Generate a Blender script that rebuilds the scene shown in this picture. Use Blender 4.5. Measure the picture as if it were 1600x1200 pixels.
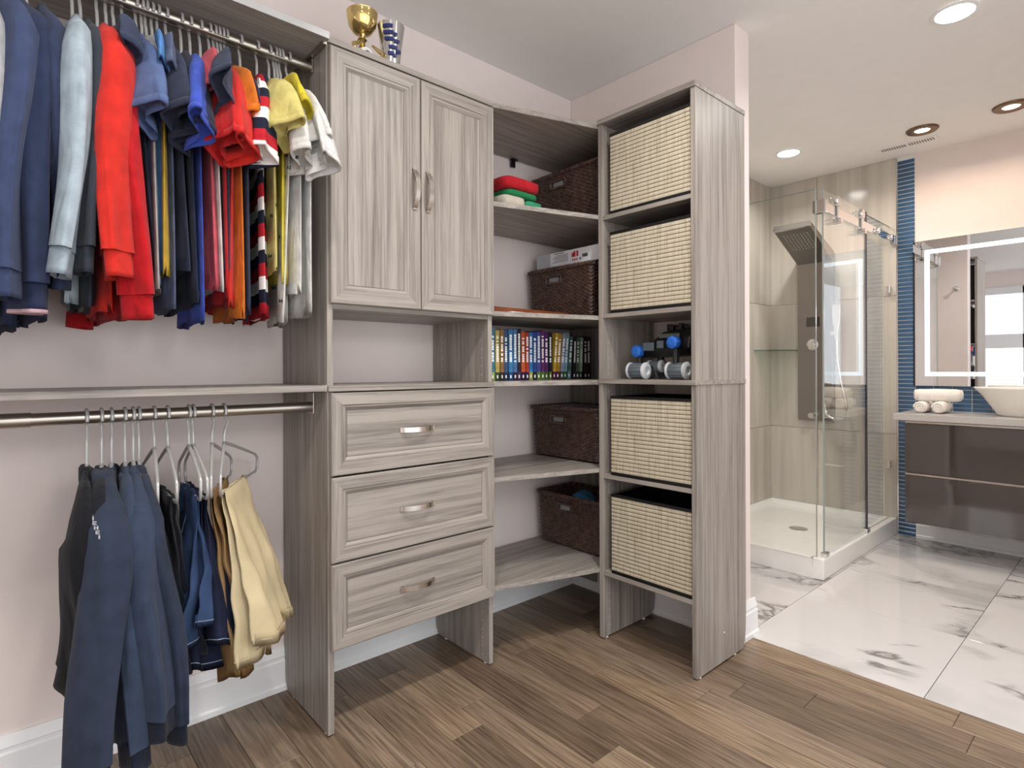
import bpy, bmesh, math, random
from mathutils import Vector, Matrix, noise
random.seed(7)
for o in list(bpy.data.objects): bpy.data.objects.remove(o)
S = bpy.context.scene
COL = S.collection
PI = math.pi

# ------------------------------------------------------------------ camera
F, HY, ROLL, YAW, EYE = 892.08, 576.98, 0.0037, 0.8446, 1.10
cd = bpy.data.cameras.new('camera'); cam = bpy.data.objects.new('camera', cd); COL.objects.link(cam)
cd.sensor_fit = 'HORIZONTAL'; cd.sensor_width = 36.0; cd.lens = F / 1600 * 36.0
cd.shift_y = (HY - 600) / 1600.0
cd.clip_start = 0.02
cam.location = (0, 0, EYE)
FW = Vector((math.cos(YAW), math.sin(YAW), 0)); RT = Vector((math.sin(YAW), -math.cos(YAW), 0)); UP = Vector((0, 0, 1))
Rm = Matrix((RT, UP, -FW)).transposed()
cam.rotation_euler = (Rm.to_4x4() @ Matrix.Rotation(-ROLL, 4, 'Z')).to_euler()
S.camera = cam

# ------------------------------------------------------------------ world, exposure, large light
S.view_settings.view_transform = 'Standard'; S.view_settings.look = 'None'
S.view_settings.gamma = 1.0; S.view_settings.use_curve_mapping = False
S.view_settings.exposure = 0.42
W = bpy.data.worlds.new('world'); S.world = W; W.use_nodes = True
W.node_tree.nodes['Background'].inputs[0].default_value = (0.93, 0.96, 1.0, 1)
W.node_tree.nodes['Background'].inputs[1].default_value = 1.6

def lamp(name, loc, power, radius, col=(1, .95, .88), spread=150, target=None):
    l = bpy.data.lights.new(name, 'AREA'); l.shape = 'DISK'; l.size = radius * 2; l.energy = power; l.color = col
    l.spread = math.radians(spread)
    o = bpy.data.objects.new(name, l); COL.objects.link(o); o.location = loc
    return o
ZC = 2.49
DOWN = [((2.776, .515), 7, (1, .97, .93)), ((3.775, 1.563), 7, (1, .97, .93)), ((4.002, .897), 2.2, (1, .80, .62)), ((3.998, .503), 2.2, (1, .80, .62)),
        ((.35, .72), 7, (1, .96, .92)), ((1.25, .72), 9, (1, .96, .92)), ((-.7, .6), 5, (1, .96, .92))]  # last entry is an added light out of view, towards the window
for (p, e, c) in DOWN:
    lamp('downlight_lamp', (p[0], p[1], ZC - .012), e, .05, c)

# ------------------------------------------------------------------ projection helpers (measuring the photograph)
def ray(u, v):
    x = (u - 800) / F; y = -(v - HY) / F
    return FW + (x + y * ROLL) * RT + (y - x * ROLL) * UP
def ony(u, v, Y):
    d = ray(u, v); t = Y / d.y; return Vector((0, 0, EYE)) + d * t
def onx(u, v, X):
    d = ray(u, v); t = X / d.x; return Vector((0, 0, EYE)) + d * t

# ------------------------------------------------------------------ materials
def lin(c):
    f = lambda x: x / 12.92 if x <= .04045 else ((x + .055) / 1.055) ** 2.4
    return tuple(f(x / 255.0) for x in c) + (1.0,)
MATS = {}
def base(name):
    m = bpy.data.materials.new(name); m.use_nodes = True
    nt = m.node_tree; b = nt.nodes['Principled BSDF']
    return m, nt, b
def N(nt, t, **kw):
    n = nt.nodes.new(t)
    for k, v in kw.items():
        if hasattr(n, k): setattr(n, k, v)
    return n
def ramp(nt, stops, interp='LINEAR'):
    r = N(nt, 'ShaderNodeValToRGB'); cr = r.color_ramp; cr.interpolation = interp
    while len(cr.elements) < len(stops): cr.elements.new(.5)
    for e, (p, c) in zip(cr.elements, stops): e.position = p; e.color = c
    return r
def plain(name, c, rough=.5, metal=0, spec=.5, var=.06, vscale=12, bump=0, bscale=200, coat=0, alpha=None):
    if name in MATS: return MATS[name]
    m, nt, b = base(name)
    tc = N(nt, 'ShaderNodeTexCoord'); nz = N(nt, 'ShaderNodeTexNoise'); nz.inputs['Scale'].default_value = vscale; nz.inputs['Detail'].default_value = 4
    nt.links.new(tc.outputs['Object'], nz.inputs['Vector'])
    l = lin(c); lo = tuple(x * (1 - var) for x in l[:3]) + (1,); hi = tuple(min(1, x * (1 + var)) for x in l[:3]) + (1,)
    r = ramp(nt, [(.3, lo), (.7, hi)]); nt.links.new(nz.outputs['Fac'], r.inputs['Fac']); nt.links.new(r.outputs['Color'], b.inputs['Base Color'])
    b.inputs['Roughness'].default_value = rough; b.inputs['Metallic'].default_value = metal; b.inputs['Specular IOR Level'].default_value = spec
    b.inputs['Coat Weight'].default_value = coat; b.inputs['Coat Roughness'].default_value = .05
    if bump:
        n2 = N(nt, 'ShaderNodeTexNoise'); n2.inputs['Scale'].default_value = bscale; nt.links.new(tc.outputs['Object'], n2.inputs['Vector'])
        bp = N(nt, 'ShaderNodeBump'); bp.inputs['Strength'].default_value = bump; bp.inputs['Distance'].default_value = .002
        nt.links.new(n2.outputs['Fac'], bp.inputs['Height']); nt.links.new(bp.outputs['Normal'], b.inputs['Normal'])
    MATS[name] = m; return m
def cloth(c, key=None):
    k = 'cloth_%d_%d_%d' % c
    if k in MATS: return MATS[k]
    m = plain(k, tuple(int(x * .84) for x in c), rough=.9, spec=.15, var=.16, vscale=26, bump=.35, bscale=420)
    nt = m.node_tree; tc = N(nt, 'ShaderNodeTexCoord'); mp = N(nt, 'ShaderNodeMapping'); mp.inputs['Scale'].default_value = (16, 16, 5); nt.links.new(tc.outputs['Object'], mp.inputs['Vector'])
    wn_ = N(nt, 'ShaderNodeTexNoise'); wn_.inputs['Scale'].default_value = 1; wn_.inputs['Detail'].default_value = 2; wn_.inputs['Distortion'].default_value = .8; nt.links.new(mp.outputs['Vector'], wn_.inputs['Vector'])
    wb_ = N(nt, 'ShaderNodeBump'); wb_.inputs['Strength'].default_value = .5; wb_.inputs['Distance'].default_value = .02; nt.links.new(wn_.outputs['Fac'], wb_.inputs['Height'])
    for n_ in nt.nodes:
        if n_.type == 'BUMP' and n_ != wb_: nt.links.new(wb_.outputs['Normal'], n_.inputs['Normal'])
    b = m.node_tree.nodes['Principled BSDF']; b.inputs['Sheen Weight'].default_value = .06; b.inputs['Sheen Roughness'].default_value = .6
    return m
def denim(name, c, var=.35):
    m = plain(name, c, rough=.92, spec=.1, var=var, vscale=9, bump=.5, bscale=500); return m
def wood(name, axis, dark, light, rough=.42):
    if name in MATS: return MATS[name]
    m, nt, b = base(name)
    tc = N(nt, 'ShaderNodeTexCoord'); oi = N(nt, 'ShaderNodeObjectInfo')
    mp = N(nt, 'ShaderNodeMapping'); nt.links.new(tc.outputs['Object'], mp.inputs['Vector'])
    sc = [60, 60, 60]; sc[axis] = 1.5; mp.inputs['Scale'].default_value = sc
    ad = N(nt, 'ShaderNodeVectorMath', operation='MULTIPLY_ADD'); nt.links.new(oi.outputs['Random'], ad.inputs[0]); ad.inputs[1].default_value = (31, 17, 23)
    nt.links.new(mp.outputs['Vector'], ad.inputs[2])
    n1 = N(nt, 'ShaderNodeTexNoise'); n1.inputs['Scale'].default_value = 1.0; n1.inputs['Detail'].default_value = 6; n1.inputs['Roughness'].default_value = .62; n1.inputs['Distortion'].default_value = .5
    nt.links.new(ad.outputs[0], n1.inputs['Vector'])
    n2 = N(nt, 'ShaderNodeTexNoise'); n2.inputs['Scale'].default_value = 6.5; n2.inputs['Detail'].default_value = 3
    nt.links.new(ad.outputs[0], n2.inputs['Vector'])
    n3 = N(nt, 'ShaderNodeTexNoise'); n3.inputs['Scale'].default_value = .12; n3.inputs['Detail'].default_value = 2; nt.links.new(ad.outputs[0], n3.inputs['Vector'])
    mx = N(nt, 'ShaderNodeMath', operation='MULTIPLY_ADD'); nt.links.new(n2.outputs['Fac'], mx.inputs[0]); mx.inputs[1].default_value = .36
    nt.links.new(n1.outputs['Fac'], mx.inputs[2])
    m2 = N(nt, 'ShaderNodeMath', operation='MULTIPLY_ADD'); nt.links.new(n3.outputs['Fac'], m2.inputs[0]); m2.inputs[1].default_value = .30; nt.links.new(mx.outputs[0], m2.inputs[2])
    r = ramp(nt, [(.50, lin(dark)), (.93, lin(light))]); nt.links.new(m2.outputs[0], r.inputs['Fac'])
    nt.links.new(r.outputs['Color'], b.inputs['Base Color'])
    b.inputs['Roughness'].default_value = rough; b.inputs['Specular IOR Level'].default_value = .35
    bp = N(nt, 'ShaderNodeBump'); bp.inputs['Strength'].default_value = .12; bp.inputs['Distance'].default_value = .001
    nt.links.new(n1.outputs['Fac'], bp.inputs['Height']); nt.links.new(bp.outputs['Normal'], b.inputs['Normal'])
    MATS[name] = m; return m
WD, WL = (90, 82, 77), (160, 152, 144)
wood_z = wood('laminate_vertical', 2, WD, WL); wood_x = wood('laminate_along_x', 0, WD, WL); wood_y = wood('laminate_along_y', 1, WD, WL)

def mat_plank():
    m, nt, b = base('oak_plank')
    tc = N(nt, 'ShaderNodeTexCoord'); oi = N(nt, 'ShaderNodeObjectInfo')
    mp = N(nt, 'ShaderNodeMapping'); nt.links.new(tc.outputs['Object'], mp.inputs['Vector']); mp.inputs['Scale'].default_value = (20, .9, 20)
    ad = N(nt, 'ShaderNodeVectorMath', operation='MULTIPLY_ADD'); nt.links.new(oi.outputs['Random'], ad.inputs[0]); ad.inputs[1].default_value = (57, 91, 13); nt.links.new(mp.outputs['Vector'], ad.inputs[2])
    n0 = N(nt, 'ShaderNodeTexNoise'); n0.inputs['Scale'].default_value = .45; n0.inputs['Detail'].default_value = 2; nt.links.new(ad.outputs[0], n0.inputs['Vector'])
    rg = N(nt, 'ShaderNodeMath', operation='MULTIPLY'); nt.links.new(n0.outputs['Fac'], rg.inputs[0]); rg.inputs[1].default_value = 95
    sn = N(nt, 'ShaderNodeMath', operation='SINE'); nt.links.new(rg.outputs[0], sn.inputs[0])
    n1 = N(nt, 'ShaderNodeTexNoise'); n1.inputs['Scale'].default_value = 7; n1.inputs['Detail'].default_value = 6; nt.links.new(ad.outputs[0], n1.inputs['Vector'])
    a1 = N(nt, 'ShaderNodeMath', operation='MULTIPLY_ADD'); nt.links.new(sn.outputs[0], a1.inputs[0]); a1.inputs[1].default_value = .075; nt.links.new(n1.outputs['Fac'], a1.inputs[2])
    r = ramp(nt, [(.28, lin((104, 90, 78))), (.5, lin((136, 120, 105))), (.72, lin((158, 142, 125)))]); nt.links.new(a1.outputs[0], r.inputs['Fac'])
    tint = ramp(nt, [(0, lin((192, 182, 173))), (.35, lin((230, 221, 210))), (.7, lin((250, 244, 236))), (1, lin((255, 244, 226)))]); nt.links.new(oi.outputs['Random'], tint.inputs['Fac'])
    mu = N(nt, 'ShaderNodeMix', data_type='RGBA', blend_type='MULTIPLY'); mu.inputs[0].default_value = 1
    nt.links.new(r.outputs['Color'], mu.inputs[6]); nt.links.new(tint.outputs['Color'], mu.inputs[7]); nt.links.new(mu.outputs[2], b.inputs['Base Color'])
    b.inputs['Roughness'].default_value = .33; b.inputs['Specular IOR Level'].default_value = .4
    bp = N(nt, 'ShaderNodeBump'); bp.inputs['Strength'].default_value = .15; bp.inputs['Distance'].default_value = .001; nt.links.new(a1.outputs[0], bp.inputs['Height']); nt.links.new(bp.outputs['Normal'], b.inputs['Normal'])
    return m
def mat_marble():
    m, nt, b = base('marble_tile')
    tc = N(nt, 'ShaderNodeTexCoord'); oi = N(nt, 'ShaderNodeObjectInfo')
    ad = N(nt, 'ShaderNodeVectorMath', operation='MULTIPLY_ADD'); nt.links.new(oi.outputs['Random'], ad.inputs[0]); ad.inputs[1].default_value = (7, 11, 5); nt.links.new(tc.outputs['Object'], ad.inputs[2])
    def vein(scale, width, rot, dist):
        mp = N(nt, 'ShaderNodeMapping'); mp.inputs['Rotation'].default_value = (0, 0, rot); mp.inputs['Scale'].default_value = (1, .45, 1); nt.links.new(ad.outputs[0], mp.inputs['Vector'])
        n = N(nt, 'ShaderNodeTexNoise'); n.inputs['Scale'].default_value = scale; n.inputs['Detail'].default_value = 7; n.inputs['Roughness'].default_value = .55; n.inputs['Distortion'].default_value = dist
        nt.links.new(mp.outputs['Vector'], n.inputs['Vector'])
        s = N(nt, 'ShaderNodeMath', operation='SUBTRACT'); nt.links.new(n.outputs['Fac'], s.inputs[0]); s.inputs[1].default_value = .5
        a = N(nt, 'ShaderNodeMath', operation='ABSOLUTE'); nt.links.new(s.outputs[0], a.inputs[0])
        r = ramp(nt, [(0, (1, 1, 1, 1)), (width, (0, 0, 0, 1))]); nt.links.new(a.outputs[0], r.inputs['Fac']); return r
    v1 = vein(2.0, .022, .7, .6); v2 = vein(1.3, .07, .9, .4)
    mk = N(nt, 'ShaderNodeTexNoise'); mk.inputs['Scale'].default_value = 2.2; nt.links.new(ad.outputs[0], mk.inputs['Vector'])
    mr = ramp(nt, [(.42, (0, 0, 0, 1)), (.54, (1, 1, 1, 1))]); nt.links.new(mk.outputs['Fac'], mr.inputs['Fac'])
    k1 = N(nt, 'ShaderNodeMath', operation='MULTIPLY'); nt.links.new(v1.outputs['Color'], k1.inputs[0]); nt.links.new(mr.outputs['Color'], k1.inputs[1])
    k2 = N(nt, 'ShaderNodeMath', operation='MULTIPLY'); nt.links.new(v2.outputs['Color'], k2.inputs[0]); nt.links.new(mr.outputs['Color'], k2.inputs[1])
    x1 = N(nt, 'ShaderNodeMix', data_type='RGBA'); nt.links.new(k2.outputs[0], x1.inputs[0]); x1.inputs[6].default_value = lin((212, 209, 208)); x1.inputs[7].default_value = lin((180, 178, 177))
    x2 = N(nt, 'ShaderNodeMix', data_type='RGBA'); nt.links.new(k1.outputs[0], x2.inputs[0]); nt.links.new(x1.outputs[2], x2.inputs[6]); x2.inputs[7].default_value = lin((122, 116, 114))
    nt.links.new(x2.outputs[2], b.inputs['Base Color']); b.inputs['Roughness'].default_value = .06; b.inputs['Specular IOR Level'].default_value = .5
    return m
def mat_slab():
    m, nt, b = base('shower_slab')
    tc = N(nt, 'ShaderNodeTexCoord'); oi = N(nt, 'ShaderNodeObjectInfo'); mp = N(nt, 'ShaderNodeMapping'); nt.links.new(tc.outputs['Object'], mp.inputs['Vector']); mp.inputs['Scale'].default_value = (11, 11, .55)
    ad = N(nt, 'ShaderNodeVectorMath', operation='MULTIPLY_ADD'); nt.links.new(oi.outputs['Random'], ad.inputs[0]); ad.inputs[1].default_value = (37, 19, 3); nt.links.new(mp.outputs['Vector'], ad.inputs[2])
    n = N(nt, 'ShaderNodeTexNoise'); n.inputs['Scale'].default_value = 1; n.inputs['Detail'].default_value = 6; n.inputs['Distortion'].default_value = .4; nt.links.new(ad.outputs[0], n.inputs['Vector'])
    r = ramp(nt, [(.3, lin((176, 168, 157))), (.5, lin((192, 185, 174))), (.72, lin((206, 200, 190)))]); nt.links.new(n.outputs['Fac'], r.inputs['Fac']); nt.links.new(r.outputs['Color'], b.inputs['Base Color'])
    b.inputs['Roughness'].default_value = .12
    return m
def mat_glass(name='clear_glass', tint=(.982, .990, .984), refl=.10):
    m, nt, b = base(name); nt.nodes.remove(b)
    out = nt.nodes['Material Output']
    t = N(nt, 'ShaderNodeBsdfTransparent'); t.inputs[0].default_value = tint + (1,)
    g = N(nt, 'ShaderNodeBsdfGlossy'); g.inputs['Roughness'].default_value = .0; g.inputs[0].default_value = (1, 1, 1, 1)
    fr = N(nt, 'ShaderNodeFresnel'); fr.inputs['IOR'].default_value = 1.5
    ge = N(nt, 'ShaderNodeNewGeometry'); io = N(nt, 'ShaderNodeMath', operation='MULTIPLY_ADD'); nt.links.new(ge.outputs['Backfacing'], io.inputs[0]); io.inputs[1].default_value = 1 / 1.5 - 1.5; io.inputs[2].default_value = 1.5; nt.links.new(io.outputs[0], fr.inputs['IOR'])
    mx = N(nt, 'ShaderNodeMixShader'); nt.links.new(fr.outputs[0], mx.inputs[0]); nt.links.new(t.outputs[0], mx.inputs[1]); nt.links.new(g.outputs[0], mx.inputs[2]); nt.links.new(mx.outputs[0], out.inputs[0])
    return m
def emit(name, c, s):
    m, nt, b = base(name); b.inputs['Emission Color'].default_value = c + (1,); b.inputs['Emission Strength'].default_value = s; b.inputs['Base Color'].default_value = (.8, .8, .8, 1)
    return m
def mat_bands(name, bands, pitch, axis=2):
    """cloth with printed bands across the garment: list of (fraction, colour)"""
    m, nt, b = base(name)
    tc = N(nt, 'ShaderNodeTexCoord'); sp = N(nt, 'ShaderNodeSeparateXYZ'); nt.links.new(tc.outputs['Object'], sp.inputs[0])
    d = N(nt, 'ShaderNodeMath', operation='DIVIDE'); nt.links.new(sp.outputs[axis], d.inputs[0]); d.inputs[1].default_value = pitch
    fr = N(nt, 'ShaderNodeMath', operation='FRACT'); nt.links.new(d.outputs[0], fr.inputs[0])
    r = ramp(nt, [(p, lin(c)) for p, c in bands], 'CONSTANT'); nt.links.new(fr.outputs[0], r.inputs['Fac']); nt.links.new(r.outputs['Color'], b.inputs['Base Color'])
    b.inputs['Roughness'].default_value = .9; b.inputs['Specular IOR Level'].default_value = .15
    return m
def mat_seagrass():
    m, nt, b = base('seagrass')
    tc = N(nt, 'ShaderNodeTexCoord'); mp = N(nt, 'ShaderNodeMapping'); nt.links.new(tc.outputs['Object'], mp.inputs['Vector']); mp.inputs['Scale'].default_value = (150, 150, 9)
    n = N(nt, 'ShaderNodeTexNoise'); n.inputs['Scale'].default_value = 1; n.inputs['Detail'].default_value = 3; nt.links.new(mp.outputs['Vector'], n.inputs['Vector'])
    r = ramp(nt, [(.2, lin((146, 134, 112))), (.42, lin((188, 177, 154))), (.75, lin((207, 197, 176)))]); nt.links.new(n.outputs['Fac'], r.inputs['Fac']); nt.links.new(r.outputs['Color'], b.inputs['Base Color'])
    b.inputs['Roughness'].default_value = .7
    bp = N(nt, 'ShaderNodeBump'); bp.inputs['Strength'].default_value = .3; bp.inputs['Distance'].default_value = .001; nt.links.new(n.outputs['Fac'], bp.inputs['Height']); nt.links.new(bp.outputs['Normal'], b.inputs['Normal'])
    return m
M_plank, M_marble, M_slab, M_glass, M_sea = mat_plank(), mat_marble(), mat_slab(), mat_glass(), mat_seagrass()
M_wall = plain('wall_paint', (232, 219, 214), .75, var=.015, bump=.05, bscale=300)
M_ceil = plain('ceiling_paint', (240, 238, 235), .85, var=.01)
M_trim = plain('white_trim', (236, 236, 236), .35, var=.01)
M_black = plain('black_plastic', (16, 16, 18), .4, var=.1)
M_nickel = plain('brushed_nickel', (205, 198, 190), .22, 1, var=.05, vscale=60)
M_chrome = plain('chrome', (225, 225, 225), .06, 1, var=.01)
M_rod = plain('satin_rod', (176, 168, 158), .32, 1, var=.04)
M_hang = plain('grey_hanger', (176, 174, 172), .25, .25, var=.08)
M_white = plain('white_plastic', (240, 240, 238), .3, var=.01)
M_grout = plain('grout', (226, 226, 222), .8, var=.03)
M_wick = plain('wicker', (80, 60, 52), .38, var=.65, vscale=55, bump=.3, bscale=300)
M_porc = plain('porcelain', (240, 236, 228), .12, var=.01, coat=.5)
M_bronze = plain('bronze_trim', (122, 100, 78), .3, .9, var=.05)
M_pan = plain('acrylic_white', (238, 236, 232), .15, var=.01)

# ------------------------------------------------------------------ mesh helpers
class MB:
    def __init__(s): s.v = []; s.f = []
    def face(s, pts):
        i = len(s.v); s.v += [tuple(p) for p in pts]; s.f.append(tuple(range(i, i + len(pts)))); return s
    def box(s, x0, x1, y0, y1, z0, z1):
        i = len(s.v)
        s.v += [(x, y, z) for z in (z0, z1) for y in (y0, y1) for x in (x0, x1)]
        s.f += [tuple(i + k for k in q) for q in ((0, 2, 3, 1), (4, 5, 7, 6), (0, 1, 5, 4), (2, 6, 7, 3), (0, 4, 6, 2), (1, 3, 7, 5))]; return s
    def prism(s, poly, z0, z1):
        i = len(s.v); n = len(poly)
        s.v += [(x, y, z0) for x, y in poly] + [(x, y, z1) for x, y in poly]
        s.f += [tuple(i + k for k in range(n))[::-1], tuple(i + n + k for k in range(n))]
        s.f += [(i + k, i + (k + 1) % n, i + n + (k + 1) % n, i + n + k) for k in range(n)]; return s
    def prism_x(s, poly, x0, x1):       # poly of (y,z)
        i = len(s.v); n = len(poly)
        s.v += [(x0, y, z) for y, z in poly] + [(x1, y, z) for y, z in poly]
        s.f += [tuple(i + k for k in range(n)), tuple(i + n + k for k in range(n))[::-1]]
        s.f += [(i + k, i + n + k, i + n + (k + 1) % n, i + (k + 1) % n) for k in range(n)]; return s
    def prism_y(s, poly, y0, y1):       # poly of (x,z)
        i = len(s.v); n = len(poly)
        s.v += [(x, y0, z) for x, z in poly] + [(x, y1, z) for x, z in poly]
        s.f += [tuple(i + k for k in range(n))[::-1], tuple(i + n + k for k in range(n))]
        s.f += [(i + k, i + (k + 1) % n, i + n + (k + 1) % n, i + n + k) for k in range(n)]; return s
    def loft(s, rings, close=True, cap0=True, cap1=True):
        i = len(s.v); n = len(rings[0])
        for r in rings: s.v += [tuple(p) for p in r]
        for a in range(len(rings) - 1):
            for k in range(n if close else n - 1):
                k2 = (k + 1) % n
                s.f.append((i + a * n + k, i + a * n + k2, i + (a + 1) * n + k2, i + (a + 1) * n + k))
        if cap0: s.f.append(tuple(i + k for k in range(n))[::-1])
        if cap1: s.f.append(tuple(i + (len(rings) - 1) * n + k for k in range(n)))
        return s
    def tube(s, path, r, n=8, cap=True):
        path = [Vector(p) for p in path]; rings = []; pa = None
        for j, p in enumerate(path):
            t = (path[min(j + 1, len(path) - 1)] - path[max(j - 1, 0)]).normalized()
            if pa is None: pa = t.orthogonal().normalized()
            a = (pa - t * pa.dot(t)).normalized(); pa = a; b = t.cross(a)
            rr = r[j] if isinstance(r, (list, tuple)) else r
            rings.append([p + (a * math.cos(2 * PI * k / n) + b * math.sin(2 * PI * k / n)) * rr for k in range(n)])
        return s.loft(rings, True, cap, cap)
    def lathe(s, c, prof, n=24, axis=2, cap0=True, cap1=True):
        rings = []
        for r, h in prof:
            ring = []
            for k in range(n):
                a = 2 * PI * k / n; q = [r * math.cos(a), r * math.sin(a), h]
                if axis == 0: q = [h, q[0], q[1]]
                if axis == 1: q = [q[1], h, q[0]]
                ring.append((c[0] + q[0], c[1] + q[1], c[2] + q[2]))
            rings.append(ring)
        return s.loft(rings, True, cap0, cap1)
WL_ = {}
def wloc(o): return WL_.get(o.name, Vector((0, 0, 0))) if o else Vector((0, 0, 0))
def put(name, mb, mat, parent=None, loc=None, smooth=False, bevel=0, flat=30):
    """one mesh object; mb is in world coordinates; origin at loc (top-level) or at the parent's base"""
    org = Vector(loc) if loc is not None else (wloc(parent) if parent else Vector((0, 0, 0)))
    me = bpy.data.meshes.new(name); me.from_pydata([tuple(Vector(p) - org) for p in mb.v], [], mb.f); me.update()
    bm = bmesh.new(); bm.from_mesh(me); bmesh.ops.remove_doubles(bm, verts=bm.verts, dist=1e-6); bmesh.ops.recalc_face_normals(bm, faces=bm.faces); bm.to_mesh(me); bm.free()
    o = bpy.data.objects.new(name, me); COL.objects.link(o)
    if mat: me.materials.append(mat)
    if smooth:
        me.polygons.foreach_set('use_smooth', [True] * len(me.polygons))
        if smooth != 'all': me.set_sharp_from_angle(angle=math.radians(flat + 15))
    WL_[o.name] = org
    if parent:
        o.parent = parent; o.location = org - wloc(parent)
    else: o.location = org
    if bevel:
        md = o.modifiers.new('edge', 'BEVEL'); md.width = bevel; md.segments = 2; md.limit_method = 'ANGLE'
    return o
def tag(o, label, cat, group=None):
    o['label'] = label; o['category'] = cat
    if group: o['group'] = group
    return o
def thing(name, loc, label, cat, group=None):
    o = bpy.data.objects.new(name, None); COL.objects.link(o); o.location = loc; o.empty_display_size = .05
    WL_[o.name] = Vector(loc); return tag(o, label, cat, group)
def struct(o, label=None):
    o['kind'] = 'structure'
    if label: o['label'] = label
    return o
def clamp(x, a, b): return max(a, min(b, x))
def lerp(a, b, t): return a + (b - a) * t
def sm(t): t = clamp(t, 0, 1); return t * t * (3 - 2 * t)

# ------------------------------------------------------------------ the setting
YA, XB, XB2, YB, XV, YS, XW, YF = 2.01, 2.20, 2.315, 1.117, 4.43, 1.975, -2.0, -1.3
XT = 2.285                                             # wood / tile joint
fl = struct(put('floor', MB().box(XW, XT, YF, YA, -.05, -.012), plain('subfloor', (70, 58, 48), .8)), 'oak plank floor of the closet')
# planks, one by one where they can be told apart
pw = .118
def plank_mesh(L):
    mb = MB(); e = .0012; w = pw / 2 - .0006; l = L / 2 - .0006
    mb.loft([[(-w, -l, -.012), (w, -l, -.012), (w, l, -.012), (-w, l, -.012)], [(-w, -l, -e), (w, -l, -e), (w, l, -e), (-w, l, -e)],
             [(-w + e, -l + e, 0), (w - e, -l + e, 0), (w - e, l - e, 0), (-w + e, l - e, 0)]])
    me = bpy.data.meshes.new('plank'); me.from_pydata(mb.v, [], mb.f); me.materials.append(M_plank); me.update(); return me
cache = {}
rest = MB()
rnd = random.Random(3)
ncol = int((XT - XW) / pw) + 1
for c in range(ncol):
    x = XT - pw * (c + .5)
    y = YA - .03 - rnd.random() * .75 if c % 2 else YA - .03 - rnd.random() * .4
    top = YA
    while top > YF:
        L = min(rnd.choice((.45, .62, .8, .95, 1.1)), top - YF)
        if top == YA: L = YA - y + .05
        cy = top - L / 2
        if x > -.35 and top > -.35 and L > .02:
            k = round(L, 3)
            if k not in cache: cache[k] = plank_mesh(L)
            o = bpy.data.objects.new('plank', cache[k]); COL.objects.link(o); o.parent = fl; o.location = (x, cy, 0)
        else:
            rest.box(x - pw / 2 + .0006, x + pw / 2 - .0006, cy - L / 2 + .0006, cy + L / 2 - .0006, -.012, 0)
        top -= L
ro = put('plank_field', rest, M_plank, fl); ro['kind'] = 'stuff'
# bathroom floor
bf = struct(put('floor', MB().box(XT, XV, YF, YS, -.05, -.012), M_grout), 'white marble tile floor of the bathroom')
xs = [XT, 2.915, 3.525, 4.135, XV]; ys = [YS, 1.735, 1.128, .514, -.10, -.62, YF]
for i in range(4):
    for j in range(len(ys) - 1):
        a, b_, c_, d_ = xs[i] + .0012, xs[i + 1] - .0012, ys[j + 1] + .0012, ys[j] - .0012
        o = put('floor_tile', MB().box(a, b_, c_, d_, -.012, 0), M_marble, bf, loc=((a + b_) / 2, (c_ + d_) / 2, 0), bevel=.0008)
struct(put('ceiling', MB().box(XW - .1, XV + .1, YF, YA + .1, ZC, ZC + .08), M_ceil), 'flat white ceiling')
struct(put('wall_back', MB().box(XW - .1, XB2, YA, YA + .1, -.05, ZC), M_wall), 'pale pink closet wall behind the hanging rods')
struct(put('wall_partition', MB().box(XB, XB2, YB, YA, -.05, ZC), M_wall, bevel=.004), 'pale pink wall stub between closet and bathroom')
wv = struct(put('wall_vanity', MB().box(XV, XV + .1, -.62, YS + .1, -.05, ZC), M_wall), 'pale peach bathroom wall behind the vanity')
wsh = struct(put('wall_shower', MB().box(XB2, XV, YS, YS + .1, -.05, ZC), M_wall), 'bathroom wall at the shower side')
struct(put('wall_side', MB().box(XB2, XV + .1, -.74, -.62, -.05, ZC), M_wall), 'bathroom wall beyond the far end of the vanity')
# window wall behind (seen in the mirror)
wy0, wy1, wz0, wz1 = 1.20, 1.76, .75, 2.20
ww = MB(); ww.box(XW - .1, XW, YF, wy0, -.05, ZC).box(XW - .1, XW, wy1, YA, -.05, ZC).box(XW - .1, XW, wy0, wy1, wz1, ZC).box(XW - .1, XW, wy0, wy1, -.05, wz0)
struct(put('wall_window', ww, M_wall), 'far closet wall with the window')
wn = struct(put('window_1', MB().box(XW - .07, XW + .015, wy0 - .06, wy0 + .04, wz0 - .06, wz1 + .06).box(XW - .07, XW + .015, wy1 - .04, wy1 + .06, wz0 - .06, wz1 + .06)
            .box(XW - .07, XW + .015, wy0, wy1, wz1 - .04, wz1 + .06).box(XW - .07, XW + .03, wy0 - .06, wy1 + .06, wz0 - .06, wz0 + .04).box(XW - .07, XW + .015, wy0, wy1, 1.38, 1.58), M_trim), 'white framed window')
put('pane', MB().box(XW - .045, XW - .04, wy0, wy1, wz0, wz1), M_glass, wn)
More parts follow.
